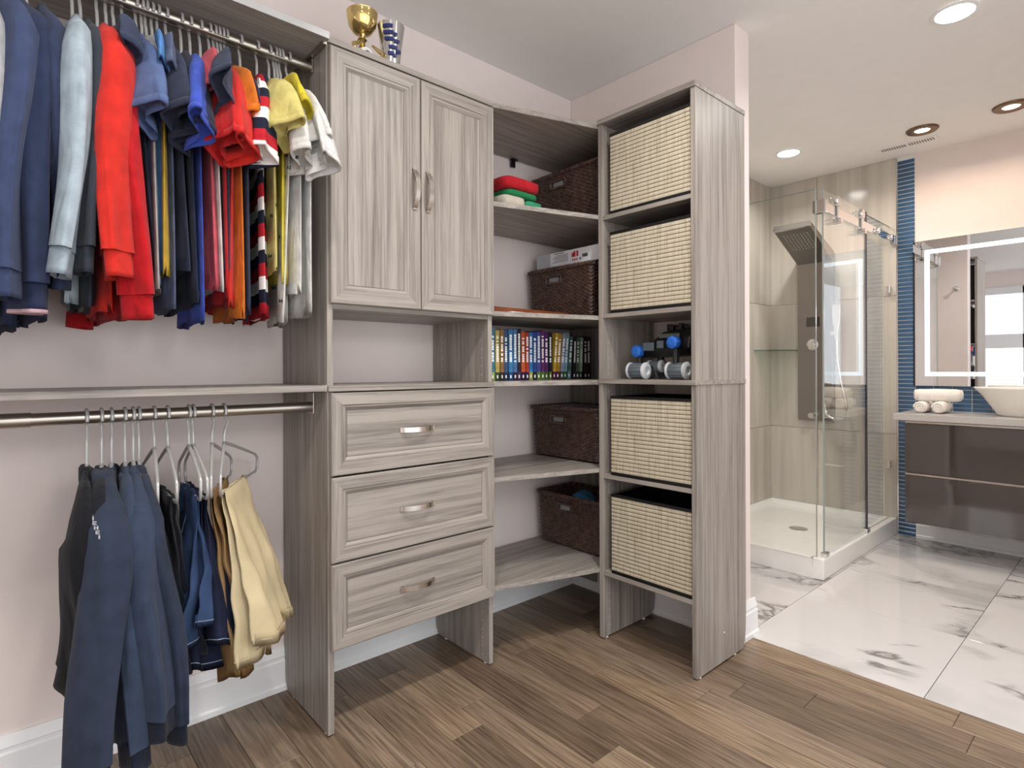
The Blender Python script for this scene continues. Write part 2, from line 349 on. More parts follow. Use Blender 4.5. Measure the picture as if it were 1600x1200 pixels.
# baseboards
def board_profile(h=.145, t=.018): return [(0, 0), (t + .006, 0), (t + .006, .016), (t, .022), (t, h * .68), (t - .004, h * .72), (t - .004, h * .78), (t - .002, h * .80), (t - .009, h * .95), (t - .011, h), (0, h)]
bp_ = [(YA - a, z) for a, z in board_profile()]
struct(put('baseboard_back', MB().prism_x(bp_, XW, XB - .02), M_trim, smooth=False), 'tall white moulded baseboard on the closet wall')
struct(put('baseboard_partition', MB().prism_y([(XB - a, z) for a, z in board_profile()], YB - .02, YA - .02).prism_x([(YB - a, z) for a, z in board_profile()], XB - .024, XB2 + .024), M_trim), 'white baseboard wrapping the wall stub')
struct(put('baseboard_vanity', MB().prism_y([(XV - a, z) for a, z in board_profile(.12)], -.62, 1.03), M_trim), 'white baseboard under the vanity')
# shower wall slabs
zs = [.10, .66, 1.58, ZC]
for (y0, y1) in ((1.135, 1.63), (1.63, YS)):
    for k in range(3):
        put('tile_slab', MB().box(XV - .010, XV, y0 + .0015, y1 - .0015, zs[k] + .0015, zs[k + 1] - .0015), M_slab, wv, loc=(XV, (y0 + y1) / 2, zs[k]), bevel=.001)
for i in range(4):
    x0 = 3.0 + i * .355; x1 = min(x0 + .355, XV - .010)
    for k in range(3):
        put('tile_slab', MB().box(x0 + .0015, x1 - .0015, YS - .010, YS, zs[k] + .0015, zs[k + 1] - .0015), M_slab, wsh, loc=((x0 + x1) / 2, YS, zs[k]), bevel=.001)
# blue glass mosaic: a strip from floor to ceiling and the splashback
M_blue = plain('blue_glass_tile', (56, 90, 124), .2, var=.25, vscale=7)
grout = put('grout_bed', MB().box(XV - .004, XV, 1.032, 1.132, 0, ZC).box(XV - .004, XV, -.6, 1.032, .80, 1.02), M_grout, wv)
put('edge_trim', MB().box(XV - .012, XV, 1.1285, 1.134, 0, ZC), M_chrome, wv)
tile_cache = {}
def blue_tile(y0, y1, z0, z1):
    k = (round(y1 - y0, 4), round(z1 - z0, 4))
    if k not in tile_cache:
        w, h = k[0] / 2, k[1] / 2; e = .0015
        mb = MB().loft([[(0, -w, -h), (0, w, -h), (0, w, h), (0, -w, h)], [(-.005, -w, -h), (-.005, w, -h), (-.005, w, h), (-.005, -w, h)], [(-.0065, -w + e, -h + e), (-.0065, w - e, -h + e), (-.0065, w - e, h - e), (-.0065, -w + e, h - e)]])
        me = bpy.data.meshes.new('mosaic_tile'); me.from_pydata(mb.v, [], mb.f); me.materials.append(M_blue)
        bm = bmesh.new(); bm.from_mesh(me); bmesh.ops.recalc_face_normals(bm, faces=bm.faces); bm.to_mesh(me); bm.free(); tile_cache[k] = me
    o = bpy.data.objects.new('mosaic_tile', tile_cache[k]); COL.objects.link(o); o.parent = wv; o.location = (XV - .003, (y0 + y1) / 2, (z0 + z1) / 2)
ph = .0277
for k in range(int(ZC / ph)):
    blue_tile(1.0345, 1.1275, k * ph + .0026, (k + 1) * ph - .0026)
for r in range(7):
    for c in range(14):
        y1 = 1.032 - c * .0965
        blue_tile(y1 - .094, y1 - .0015, .822 + r * ph + .0021, .822 + (r + 1) * ph - .0021)

# ------------------------------------------------------------------ ceiling lights and vent
M_led = emit('led_lens', (1, .97, .92), 14); M_warm = emit('warm_lens', (1, .82, .6), 12)
def downlight(x, y, kind, label):
    t = thing('ceiling_downlight', (x, y, ZC), label, 'ceiling light')
    if kind == 'w':
        put('trim_ring', MB().lathe((x, y, ZC), [(.062, -.002), (.075, -.001), (.078, -.006), (.064, -.009), (.062, -.002)], 36, cap0=False, cap1=False), M_white, t, smooth=True)
        put('lens', MB().lathe((x, y, ZC), [(.063, -.001), (.063, -.006)], 36), M_led, t, smooth=True)
    else:
        put('trim_ring', MB().lathe((x, y, ZC), [(.036, -.004), (.040, -.010), (.074, -.012), (.080, -.006), (.080, -.0005)], 36, cap0=False, cap1=False), M_bronze, t, smooth=True)
        put('lens', MB().lathe((x, y, ZC), [(.039, -.002), (.036, -.007)], 30), M_warm, t, smooth=True)
downlight(2.776, .515, 'w', 'large white recessed ceiling light above the wood to tile joint')
downlight(3.775, 1.563, 'w', 'white recessed ceiling light above the shower')
downlight(4.002, .897, 'b', 'bronze trimmed ceiling light beside the air vent')
downlight(3.998, .503, 'b', 'bronze trimmed ceiling light farther from the air vent')
downlight(.35, .72, 'w', 'white recessed ceiling light in the closet above the hanging clothes'); downlight(1.25, .72, 'w', 'white recessed ceiling light in front of the drawer cabinet'); downlight(-.7, .6, 'w', 'added unseen recessed ceiling light near the window')
t = thing('air_vent', (4.2, 1.01, ZC), 'narrow white slotted air vent in the bathroom ceiling', 'vent')
put('vent_plate', MB().box(4.165, 4.235, .86, 1.165, ZC - .004, ZC - .0005), M_white, t, bevel=.001)
for k in range(20):
    y = .885 + k * .0135 + (.012 if k > 9 else 0)
    put('slot', MB().box(4.178, 4.222, y - .003, y + .003, ZC - .0052, ZC - .0035), plain('vent_dark', (120, 108, 96), .8), t)

gl = thing('added_globe_light', (.5, -.85, ZC), 'added unseen globe light brightening the closet from behind the camera', 'ceiling light')  # added light out of view, lifts the closet ceiling and walls
put('canopy', MB().lathe((.5, -.85, ZC), [(.06, 0), (.06, -.015), (.02, -.03)], 24), M_nickel, gl, smooth=True)
put('rod', MB().tube([(.5, -.85, ZC - .02), (.5, -.85, ZC - .56)], .008, 10), M_nickel, gl)
put('globe', MB().lathe((.5, -.85, ZC - .70), [(.15 * math.sin(a), -.15 * math.cos(a)) for a in [.02 + (PI - .04) * k / 16 for k in range(17)]], 28), emit('added_globe_glow', (1, .96, .91), 20), gl, smooth='all')

# ------------------------------------------------------------------ laminate furniture
def screw_holes(mb, x, y, zlist, axis='x', r=.0022):
    for z in zlist:
        if axis == 'x': mb.lathe((x, y, z), [(r, -.0004), (r, .0004)], 6, axis=0)
        else: mb.lathe((x, y, z), [(r, -.0004), (r, .0004)], 6, axis=1)
M_hole = plain('hole_metal', (205, 205, 200), .4, .3)
def side_panel(x0, x1, y0, y1, z1, cut=True):     # depth along y, notch at rear foot over the baseboard
    if cut: poly = [(y0, .006), (y1 - .035, .006), (y1 - .012, .03), (y1 - .004, .07), (y1, .15), (y1, z1), (y0, z1)]
    else: poly = [(y0, .0), (y1, .0), (y1, z1), (y0, z1)]
    return MB().prism_x(poly, x0, x1)
def framed_front(parent, name, x0, x1, z0, z1, yf, fw=.047, vert=True):
    """framed door or drawer front: recessed panel (the part) with two stiles and two rails (sub-parts)"""
    prof = [(0, .016), (0, .002), (.002, 0), (fw - .006, 0), (fw - .004, .003), (fw + .002, .003), (fw + .010, .010), (fw + .012, .010)]
    d = prof[-1][0] - .001
    p = put(name, MB().box(x0 + d, x1 - d, yf + .010, yf + .016, z0 + d, z1 - d), wood_z if vert else wood_x, parent)
    def corner(o, dy, i):
        X = x0 + o if i in (0, 3) else x1 - o; Z = z0 + o if i in (0, 1) else z1 - o
        return (X, yf + dy, Z)
    for a, b, nm in ((0, 1, 'rail'), (1, 2, 'stile'), (2, 3, 'rail'), (3, 0, 'stile')):
        mb = MB(); r0 = [corner(o, dy, a) for o, dy in prof]; r1 = [corner(o, dy, b) for o, dy in prof]
        r0.append(corner(prof[-1][0], .016, a)); r1.append(corner(prof[-1][0], .016, b))
        mb.loft([r0, r1]); put(nm, mb, wood_x if nm == 'rail' else wood_z, p)
    return p
def pull(parent, c, L, horiz=True, depth=.026):
    mb = MB(); rings = []; n = 14; hw = .008; th = .0035
    for k in range(n + 1):
        s = -1 + 2 * k / n; d = depth * (1 - abs(s) ** 2.6); a = s * L / 2
        nx = 0
        for_ring = []
        for (w, q) in ((-hw, 0), (hw, 0), (hw, th), (-hw, th)):
            off = -(d - q) if abs(s) < .999 else 0.0 - q * 0
            yy = c[1] - d + (q if q else 0)
            for_ring.append((c[0] + (a * (1 - (q and .03))), yy, c[2] + w) if horiz else (c[0] + w, yy, c[2] + a * (1 - (q and .03))))
        rings.append(for_ring)
    mb.loft(rings)
    for s in (-1, 1):
        q = s * (L / 2 - .004)
        if horiz: mb.box(c[0] + q - .006, c[0] + q + .006, c[1] - .004, c[1], c[2] - hw, c[2] + hw)
        else: mb.box(c[0] - hw, c[0] + hw, c[1] - .004, c[1], c[2] + q - .006, c[2] + q + .006)
    return put('handle', mb, M_nickel, parent, smooth=True)

# --- drawer and door cabinet
CX0, CX1, CY, CYB = .719, 1.358, 1.641, 2.005
cab = thing('wardrobe_cabinet', ((CX0 + CX1) / 2, 1.82, 0), 'tall grey wood cabinet with two framed doors above three drawers', 'cabinet')
for (a, b) in ((CX0, CX0 + .019), (CX1 - .019, CX1)):
    put('side_panel', side_panel(a, b, CY, CYB - .006, 1.035), wood_z, cab, bevel=.001)
    put('side_panel', MB().box(a, b, CY, CYB - .006, 1.052, 2.076), wood_z, cab, bevel=.001)
put('counter_board', MB().box(CX0 - .001, CX1, CY - .014, CYB - .004, 1.035, 1.052), wood_x, cab, bevel=.002)
put('top_board', MB().box(CX0, CX1, CY - .012, CYB - .006, 2.076, 2.094), wood_x, cab, bevel=.001)
put('cabinet_floor', MB().box(CX0 + .019, CX1 - .019, CY + .002, CYB - .006, 1.285, 1.304), wood_x, cab)
put('back_panel', MB().box(CX0 + .019, CX1 - .019, CYB - .012, CYB - .007, 1.304, 2.076), wood_z, cab)
put('back_panel', MB().box(CX0 + .019, CX1 - .019, CYB - .012, CYB - .007, .27, 1.035), wood_z, cab)
put('bottom_board', MB().box(CX0 + .019, CX1 - .019, CY + .004, CYB - .012, .265, .280), wood_x, cab)
xm = 1.0395
for (a, b, hx) in ((CX0 + .006, xm - .002, xm - .026), (xm + .002, CX1 - .003, xm + .026)):
    d = framed_front(cab, 'door', a, b, 1.300, 2.068, CY - .018)
    pull(d, (hx, CY - .018, 1.697), .135, False)
for (z0, z1) in ((.783, 1.031), (.523, .777), (.261, .517)):
    d = framed_front(cab, 'drawer', CX0 + .005, CX1 - .004, z0, z1, CY - .018, .042, False)
    pull(d, ((CX0 + CX1) / 2 - .012, CY - .0085, (z0 + z1) / 2 - .004), .128, True)
hl = MB(); screw_holes(hl, CX1 - .0192, CY + .04, [.03 + k * .032 for k in range(8)] + [1.08 + k * .032 for k in range(6)]); screw_holes(hl, CX1 - .0192, CYB - .07, [1.08 + k * .032 for k in range(6)])
put('shelf_pin_holes', hl, M_hole, cab)['kind'] = 'stuff'
for (x, y) in ((CX0 + .01, CY + .03), (CX0 + .01, CYB - .08), (CX1 - .01, CY + .03), (CX1 - .01, CYB - .08)):
    put('foot', MB().lathe((x, y, 0), [(.008, 0), (.008, .007)], 10), M_white, cab)

# --- open tower
TX, TXB, TY0, TY1 = 1.8155, 2.178, 1.0704, 1.5095
tw = thing('shelf_tower', (2.0, (TY0 + TY1) / 2, 0), 'tall narrow open grey wood shelf tower holding straw bins', 'shelving')
def tower_side(y0, y1, z0, z1):
    if z0 < .1: poly = [(TX, .007), (TXB - .03, .007), (TXB - .01, .03), (TXB - .003, .07), (TXB, .15), (TXB, z1), (TX, z1)]
    else: poly = [(TX, z0), (TXB, z0), (TXB, z1), (TX, z1)]
    return MB().prism_y(poly, y0, y1)
for (a, b) in ((TY0, TY0 + .019), (TY1 - .019, TY1)):
    put('side_panel', tower_side(a, b, 0, 1.041), wood_z, tw, bevel=.001)
    put('side_panel', tower_side(a, b, 1.058, 2.094), wood_z, tw, bevel=.001)
put('middle_board', MB().box(TX - .008, TXB, TY0 - .003, TY1, 1.041, 1.058), wood_y, tw, bevel=.0015)
put('top_board', MB().box(TX - .008, TXB, TY0 - .003, TY1, 2.094, 2.113), wood_y, tw, bevel=.0015)
TS = [1.7045, 1.306, .656, .262]
for z in TS:
    put('shelf', MB().box(TX + .003, TXB - .004, TY0 + .019, TY1 - .019, z, z + .017), wood_y, tw, bevel=.001)
hl = MB()
zl = [.05 + k * .032 for k in range(31)] + [1.08 + k * .032 for k in range(31)]
screw_holes(hl, TX + .04, TY1 - .0192, zl, 'y'); screw_holes(hl, TXB - .05, TY1 - .0192, zl, 'y')
put('shelf_pin_holes', hl, M_hole, tw)['kind'] = 'stuff'
for (x, y) in ((TX + .03, TY0 + .01), (TXB - .08, TY0 + .01), (TX + .03, TY1 - .01), (TXB - .08, TY1 - .01)):
    put('foot', MB().lathe((x, y, 0), [(.008, 0), (.008, .008)], 10), M_white, tw)
put('screw_cap', MB().lathe((TX + .19, TY0, .115), [(.003, -.002), (.003, 0)], 10, axis=1), M_white, tw)

# --- corner shelving
cs = thing('corner_shelf', (1.9, 1.8, 0), 'grey wood corner shelving between the cabinet and the tower', 'shelving')
poly = [(CX1 + .001, YA - .012), (CX1 + .001, CY + .006), (TX + .004, TY1 + .001), (XB - .008, TY1 + .001), (XB - .008, YA - .012)]
CSZ = [.268, .676, 1.036, 1.300, 1.712, 2.082]
for z in CSZ:
    put('corner_board', MB().prism(poly, z, z + .018), wood_x, cs, bevel=.001)
put('post_panel', MB().box(XB - .028, XB - .010, 1.83, YA - .012, .05, .268).box(XB - .028, XB - .010, 1.83, YA - .012, .286, .676).box(XB - .028, XB - .010, 1.83, YA - .012, .694, 1.036).box(XB - .028, XB - .010, 1.83, YA - .012, 1.054, 1.30), wood_z, cs)
for z in CSZ[5:]:
    put('wall_clip', MB().box(1.765, 1.80, YA - .03, YA - .012, z - .006, z).box(1.77, 1.795, YA - .018, YA - .012, z - .036, z), M_black, cs)

# --- hanging shelves and rods
us = thing('hanging_shelf', (-.1, 1.82, 2.085), 'dark grey wood shelf above the upper hanging rod', 'shelf')
put('board', MB().box(-1.02, CX0 - .002, 1.615, YA - .005, 2.076, 2.094), wood_x, us)
put('front_edge', MB().box(-1.02, CX0 - .002, 1.611, 1.615, 2.075, 2.095), plain('edge_strip', (190, 190, 190), .3, .4), us)
put('bracket', MB().box(CX0 - .014, CX0 - .002, 1.63, 1.98, 2.066, 2.076), M_rod, us)
ls = thing('hanging_shelf', (-.1, 1.82, 1.04), 'dark grey wood shelf above the lower hanging rod', 'shelf')
put('board', MB().box(-1.02, CX0 - .004, 1.640, YA - .005, 1.036, 1.054), wood_x, ls, bevel=.001)
put('end_cap', MB().box(CX0 - .004, CX0 - .002, 1.64, 1.67, 1.035, 1.055), plain('cap_cream', (214, 205, 190), .4), ls)
RY, RU, RL = 1.75, 2.045, .985
for (z, lb) in ((RU, 'satin metal closet rod below the top shelf'), (RL, 'satin metal closet rod below the lower shelf')):
    r = thing('closet_rod', (-.1, RY, z), lb, 'rod')
    put('tube', MB().tube([(-1.02, RY, z), (CX0 - .004, RY, z)], .0155, 16), M_rod, r, smooth=True)
    put('sleeve_tube', MB().tube([(-1.02, RY, z), (.045, RY, z)], .0175, 16), M_rod, r, smooth=True)
    put('flange', MB().box(CX0 - .006, CX0 - .0008, RY - .02, RY + .03, z - .022, z + (.020 if z > 1.5 else .046)), M_rod, r, bevel=.002)
    put('screw', MB().lathe((CX0 - .006, RY + .018, z + .010), [(.006, -.004), (.004, -.006), (.006, 0)], 10, axis=0), M_chrome, r)
ep = tag(put('end_panel', MB().box(-1.04, -1.021, 1.64, YA - .005, 0, 2.094), wood_z, loc=(-1.03, 1.82, 0)), 'grey wood end panel carrying the far ends of the rods', 'panel')

# ------------------------------------------------------------------ storage bins of straw matting in the tower
SEA_LINE = plain('bin_cord', (84, 70, 52), .8)
def straw_bin(z0, h, label, dx=0.0):
    y0, y1, x0, x1 = TY0 + .026, TY1 - .058, TX + .008 + dx, TXB - .03
    t = thing('straw_bin', ((x0 + x1) / 2, (y0 + y1) / 2, z0), label, 'storage bin', 'straw bins in the shelf tower')
    th = .008
    mb = MB(); mb.box(x0 + .002, x1, y0 + .001, y0 + th, z0, z0 + h - .004).box(x0 + .002, x1, y1 - th, y1 - .001, z0, z0 + h - .004).box(x0 + .002, x0 + th, y0 + .001, y1 - .001, z0, z0 + h - .004).box(x1 - th, x1, y0 + .001, y1 - .001, z0, z0 + h - .004).box(x0 + .002, x1, y0 + .001, y1 - .001, z0, z0 + .006)
    put('lining', mb, M_black, t)
    # matting: bulging rows, corded between
    rows = 19; z = z0 + .012; dz = (h - .022) / rows
    for (fx, yy0, yy1) in ((x0, y0, y1),):
        mb = MB(); prof = []
        for r in range(rows):
            for (a, d) in ((.06, 0), (.2, .0009), (.5, .0012), (.8, .0009), (.94, 0)): prof.append((fx - d, z + (r + a) * dz))
        prof += [(fx + .004, z + rows * dz), (fx + .004, z)]
        mb.prism_y(prof, yy0, yy1); put('straw_matting', mb, M_sea, t, smooth=True)
        cb = MB()
        for r in range(1, rows): cb.box(fx - .0011, fx + .001, yy0, yy1, z + r * dz - .0009, z + r * dz + .0009)
        put('cord_rows', cb, SEA_LINE, t)['kind'] = 'stuff'
    for (yy, s) in ((y0, -1), (y1, 1)):
        mb = MB(); prof = []
        for r in range(rows):
            for (a, d) in ((.04, 0), (.5, .0025), (.96, 0)): prof.append((yy + s * d, z + (r + a) * dz))
        prof += [(yy - s * .003, z + rows * dz), (yy - s * .003, z)]
        mb.prism_x(prof, x0, x1); put('straw_matting', mb, M_sea, t)
    rim = MB(); e = .0035
    for (a, b, c, d) in ((x0 - e, x0 + th, y0 - .002, y1 + .002), (x1 - th, x1 + .001, y0 - .002, y1 + .002), (x0, x1, y0 - .002, y0 + th), (x0, x1, y1 - th, y1 + .002)):
        rim.box(a, b, c, d, z0 + h - .010, z0 + h)
    put('black_rim', rim, M_black, t)
    put('black_base_band', MB().box(x0 - .002, x1, y0 - .001, y1 + .001, z0, z0 + .012), M_black, t)
straw_bin(1.7215, .322, 'straw bin on the top tower shelf with black trim')
straw_bin(1.3235, .325, 'straw bin on the tower shelf above the black toy')
straw_bin(.6735, .318, 'straw bin directly below the toy shelf')
straw_bin(.2795, .318, 'lowest straw bin above the floor, black inside showing')

# ------------------------------------------------------------------ wicker baskets in the corner shelving
def wicker(x0, x1, y0, y1, z0, h, label, hole=True, liner=False):
    t = thing('wicker_basket', ((x0 + x1) / 2, (y0 + y1) / 2, z0), label, 'basket', 'wicker baskets on the corner shelves')
    rows = max(10, int(h / .0085)); tp = .010
    per = []     # closed outline with rounded corners, sampled finely for the weave
    n1 = 30; n2 = 44
    def outline(g):
        X0, X1, Y0, Y1 = x0 + g, x1 - g, y0 + g, y1 - g; r = .022; pts = []
        def arc(cx, cy, a0):
            for k in range(5): a = a0 + PI / 2 * k / 5; pts.append((cx + r * math.cos(a), cy + r * math.sin(a), math.cos(a), math.sin(a)))
        for k in range(n2): pts.append((X0, Y1 - r - (Y1 - Y0 - 2 * r) * k / n2, -1, 0))
        arc(X0 + r, Y0 + r, PI)
        for k in range(n1): pts.append((X0 + r + (X1 - X0 - 2 * r) * k / n1, Y0, 0, -1))
        arc(X1 - r, Y0 + r, 1.5 * PI)
        for k in range(n2): pts.append((X1, Y0 + r + (Y1 - Y0 - 2 * r) * k / n2, 1, 0))
        arc(X1 - r, Y1 - r, 0)
        for k in range(n1): pts.append((X1 - r - (X1 - X0 - 2 * r) * k / n1, Y1, 0, 1))
        arc(X0 + r, Y1 - r, PI / 2)
        return pts
    mb = MB(); rings = []; hz0, hz1 = z0 + h - .085, z0 + h - .055
    for r in range(rows):
        f = r / rows; g = tp * (1 - f) + .003
        ol = outline(g)
        for (a, d) in ((.08, -.0036), (.5, .0022), (.92, -.0036)):
            z = z0 + .006 + (r + a) * (h - .022) / rows; ring = []
            for k, (x, y, nx, ny) in enumerate(ol):
                w = .0034 * math.cos(PI * (k * .5) + PI * r) + d
                jit = .0012 * noise.noise(Vector((x * 60, y * 60, z * 60)))
                ring.append((x + nx * (w + jit), y + ny * (w + jit), z + jit))
            rings.append(ring)
    inner = [[(x - nx * .010, y - ny * .010, z) for (x, y, nx, ny) in outline(.003 + (.010 if z < z0 + .1 else 0))] for z in (z0 + h - .016, z0 + .016)]
    put('woven_body', mb.loft(rings + inner, True, True, True), M_wick, t, smooth='all')
    # braided rim
    ol = outline(.0); n = len(ol); rim = MB()
    for st in (0, 1):
        path = [(x + nx * (.004 * math.cos(k * 1.3 + st * PI)), y + ny * (.004 * math.cos(k * 1.3 + st * PI)), z0 + h - .012 + .005 * math.sin(k * 1.3 + st * PI)) for k, (x, y, nx, ny) in enumerate(ol)]
        path.append(path[0]); rim.tube(path, .006, 6, False)
    put('braided_rim', rim, M_wick, t, smooth=True)
    if hole:
        yc = lerp(y0, y1, .56); xf = x0 + .003
        put('handle_loop', MB().tube([(xf - .004, yc - .045, z0 + h - .075), (xf - .006, yc - .045, z0 + h - .045), (xf - .006, yc + .045, z0 + h - .045), (xf - .004, yc + .045, z0 + h - .075), (xf - .005, yc - .045, z0 + h - .078)], .005, 6), M_wick, t, smooth=True)
        put('handle_opening', MB().box(xf - .0045, xf + .004, yc - .028, yc + .028, z0 + h - .071, z0 + h - .052), plain('basket_inside', (120, 120, 122) if liner else (14, 12, 12), .7), t)
    return t
wicker(1.875, 2.165, 1.545, 1.985, 1.7305, .268, 'dark brown wicker basket on the shelf beside the folded clothes', liner=True)
wicker(1.852, 2.15, 1.575, 1.975, 1.3185, .245, 'dark brown wicker basket with a white box lying on top')
wicker(1.868, 2.16, 1.555, 1.975, .6945, .240, 'dark brown wicker basket below the books, filled to a grey lid', liner=True)
wicker(1.90, 2.16, 1.545, 1.965, .2865, .245, 'dark brown wicker basket on the lowest corner shelf with blue items inside')
tag(put('basket_liner_lid', MB().box(1.885, 2.145, 1.572, 1.958, .917, .926), plain('lid_grey', (150, 150, 156), .5), loc=(2.0, 1.76, .917), bevel=.003), 'grey plastic lid lying in the wicker basket below the books', 'lid')
def blob(mb, c, r, seed, n=14, m=9):
    rings = []
    for i in range(m + 1):
        ph_ = -PI / 2 + PI * i / m; ring = []
        for k in range(n):
            th = 2 * PI * k / n; d = Vector((math.cos(ph_) * math.cos(th), math.cos(ph_) * math.sin(th), math.sin(ph_)))
            s = 1 + .28 * noise.noise(d * 1.7 + Vector((seed, 0, 0)))
            ring.append((c[0] + d.x * r[0] * s, c[1] + d.y * r[1] * s, c[2] + d.z * r[2] * s))
        rings.append(ring)
    return mb.loft(rings)
M_bluefab = cloth((64, 140, 190)); M_coral = cloth((150, 70, 58))
tag(put('blue_slipper', MB().loft([[(1.955 + a * .028 * math.cos(th) * w, 1.70 + .06 * s - .0, .50 + .022 * math.sin(th) * w + .02 * s) for th in [2 * PI * k / 12 for k in range(12)]] for a, s, w in ((1, -1, .3), (1, -.8, .9), (1, -.3, 1.2), (1, .3, 1.25), (1, .8, 1), (1, 1, .4))]), M_bluefab, loc=(1.955, 1.70, .48), smooth='all'), 'light blue soft item sticking out of the lowest wicker basket', 'clothing')
tag(put('blue_cloth', blob(MB(), (2.02, 1.77, .495), (.05, .06, .035), 3), M_bluefab, loc=(2.02, 1.77, .46), smooth='all'), 'crumpled blue cloth at the back of the lowest wicker basket', 'clothing')
tag(put('coral_cloth', blob(MB(), (1.99, 1.63, .494), (.04, .04, .024), 8), M_coral, loc=(1.99, 1.63, .46), smooth='all'), 'crumpled reddish cloth in the lowest wicker basket', 'clothing')

# white boxed product on the basket
bx = thing('cardboard_box', (2.0, 1.74, 1.567), 'white printed cardboard box lying on a wicker basket', 'box')
put('carton', MB().box(1.888, 2.12, 1.565, 1.945, 1.567, 1.633), plain('white_card', (226, 226, 230), .55, var=.03), bx, bevel=.002)
put('grey_end', MB().box(1.8865, 1.8885, 1.855, 1.944, 1.569, 1.631), plain('grey_card', (176, 178, 184), .5), bx)
red = plain('print_red', (176, 40, 56), .5); blk = plain('print_black', (60, 60, 64), .5)
mb = MB()
for r in range(6): mb.box(1.8868, 1.8885, 1.745, 1.84 - .01 * (r % 3), 1.586 + r * .006, 1.5885 + r * .006)
mb.box(1.8868, 1.8885, 1.77, 1.83, 1.624, 1.628)
put('printed_text', mb, plain('print_grey', (120, 120, 128), .5), bx)
mb = MB(); mb.box(1.8865, 1.8885, 1.700, 1.722, 1.598, 1.616).box(1.8865, 1.8885, 1.700, 1.711, 1.616, 1.622).box(1.8865, 1.8885, 1.684, 1.694, 1.598, 1.622)
for k in range(3): mb.box(1.8865, 1.8885, 1.712 - k * .012, 1.719 - k * .012, 1.582, 1.589)
put('red_print', mb, red, bx)
mb = MB()
for k in range(9): mb.box(1.8865, 1.8885, 1.63 + k * .0035, 1.6315 + k * .0035 + .001 * (k % 2), 1.590, 1.604)
mb.box(1.8865, 1.8885, 1.668, 1.675, 1.582, 1.59)
put('barcode', mb, blk, bx)

# ------------------------------------------------------------------ folded clothes, tray, papers
def folded(cx, cy, z, w, d, h, mat, label, seed, cat='clothing', yaw=.0, group='folded clothes on the corner shelf'):
    mb = MB(); rings = []; n = 32
    for (zz, g) in ((0, .012), (.15, .002), (.5, 0), (.85, .002), (1, .014)):
        ring = []
        for k in range(n):
            a = 2 * PI * k / n; ca, sa = math.cos(a), math.sin(a)
            x = (abs(ca) ** .35) * (1 if ca > 0 else -1) * (w / 2 - g); y = (abs(sa) ** .35) * (1 if sa > 0 else -1) * (d / 2 - g)
            X = x * math.cos(yaw) - y * math.sin(yaw); Y = x * math.sin(yaw) + y * math.cos(yaw)
            j = .004 * noise.noise(Vector((X * 14, Y * 14, seed))) if 0 < zz < 1 else 0
            zj = (.22 * h * noise.noise(Vector((X * 8, Y * 8, seed + 3)))) if zz >= .85 else 0
            ring.append((cx + X + j, cy + Y + j, z + h * zz + zj * .3))
        rings.append(ring)
    return tag(put('folded_garment', mb.loft(rings), mat, loc=(cx, cy, z), smooth=True, flat=60), label, cat, group)
M_print = plain('printed_fabric', (216, 202, 178), .9, var=.5, vscale=38)
zf = 1.7305
folded(1.60, 1.80, zf, .26, .26, .022, M_print, 'white printed garment at the bottom of the folded pile', 1)
folded(1.535, 1.81, zf + .0225, .13, .22, .046, cloth((222, 214, 196)), 'cream and red garment in the folded pile', 2)
folded(1.645, 1.81, zf + .0225, .10, .22, .042, plain('green_dots', (46, 140, 100), .9, var=.35, vscale=45), 'green spotted rolled garment in the folded pile', 4)
folded(1.585, 1.81, zf + .0695, .18, .21, .026, cloth((40, 140, 84)), 'plain green garment folded below the red one', 5)
folded(1.575, 1.80, zf + .0965, .20, .22, .046, cloth((206, 32, 44)), 'bright red garment on top of the folded pile', 6)
tr = tag(put('wooden_tray', MB().prism([(1.40, 1.98), (1.40, 1.70), (1.84, 1.70), (1.84, 1.98)], 1.3185, 1.330).prism([(1.40, 1.712), (1.40, 1.70), (1.84, 1.70), (1.84, 1.712)], 1.330, 1.345), plain('reddish_wood', (118, 62, 36), .35, var=.25, vscale=20), loc=(1.62, 1.84, 1.3185), bevel=.002), 'flat reddish brown wooden tray beside the wicker basket', 'tray')
tag(put('paper_sheet', MB().box(1.45, 1.60, 1.635, 1.695, 1.3185, 1.322), M_white, loc=(1.52, 1.66, 1.3185)), 'white paper slip in front of the wooden tray', 'paper')

# ------------------------------------------------------------------ books
BK = [((70, 130, 150), (190, 215, 120)), ((190, 170, 90), (70, 90, 60)), ((150, 110, 60), (60, 50, 40)), ((60, 90, 130), (40, 60, 90)), ((64, 130, 180), (40, 90, 150)), ((80, 120, 170), (60, 40, 70)),
      ((40, 36, 48), (90, 60, 110)), ((200, 90, 50), (60, 30, 80)), ((190, 60, 40), (60, 40, 90)), ((50, 130, 190), (200, 200, 90)), ((50, 80, 150), (30, 40, 70)), ((80, 90, 160), (120, 160, 70)),
      ((110, 50, 110), (110, 150, 70)), ((90, 50, 100), (90, 130, 60)), ((40, 36, 60), (120, 150, 60)), ((210, 170, 60), (110, 40, 80)), ((190, 140, 50), (100, 40, 80)), ((150, 160, 180), (90, 110, 80)), ((130, 170, 190), (60, 110, 60)),
      ((80, 110, 100), (140, 180, 190)), ((34, 32, 40), (60, 40, 70)), ((90, 120, 90), (60, 70, 60)), ((180, 200, 180), (80, 90, 80)), ((24, 24, 28), (30, 30, 34)), ((20, 20, 26), (22, 22, 26))]
NM = ['teal and lime', 'mustard yellow', 'tan brown', 'slate blue', 'sky blue', 'blue and plum', 'black and violet', 'orange', 'red', 'cyan and yellow', 'royal blue', 'periwinkle', 'purple and green', 'mauve', 'dark indigo', 'golden yellow', 'amber', 'silver grey', 'pale blue', 'sea green', 'charcoal', 'olive green', 'pale green', 'plain black', 'blue-black']
x = 1.405; z0 = 1.0545
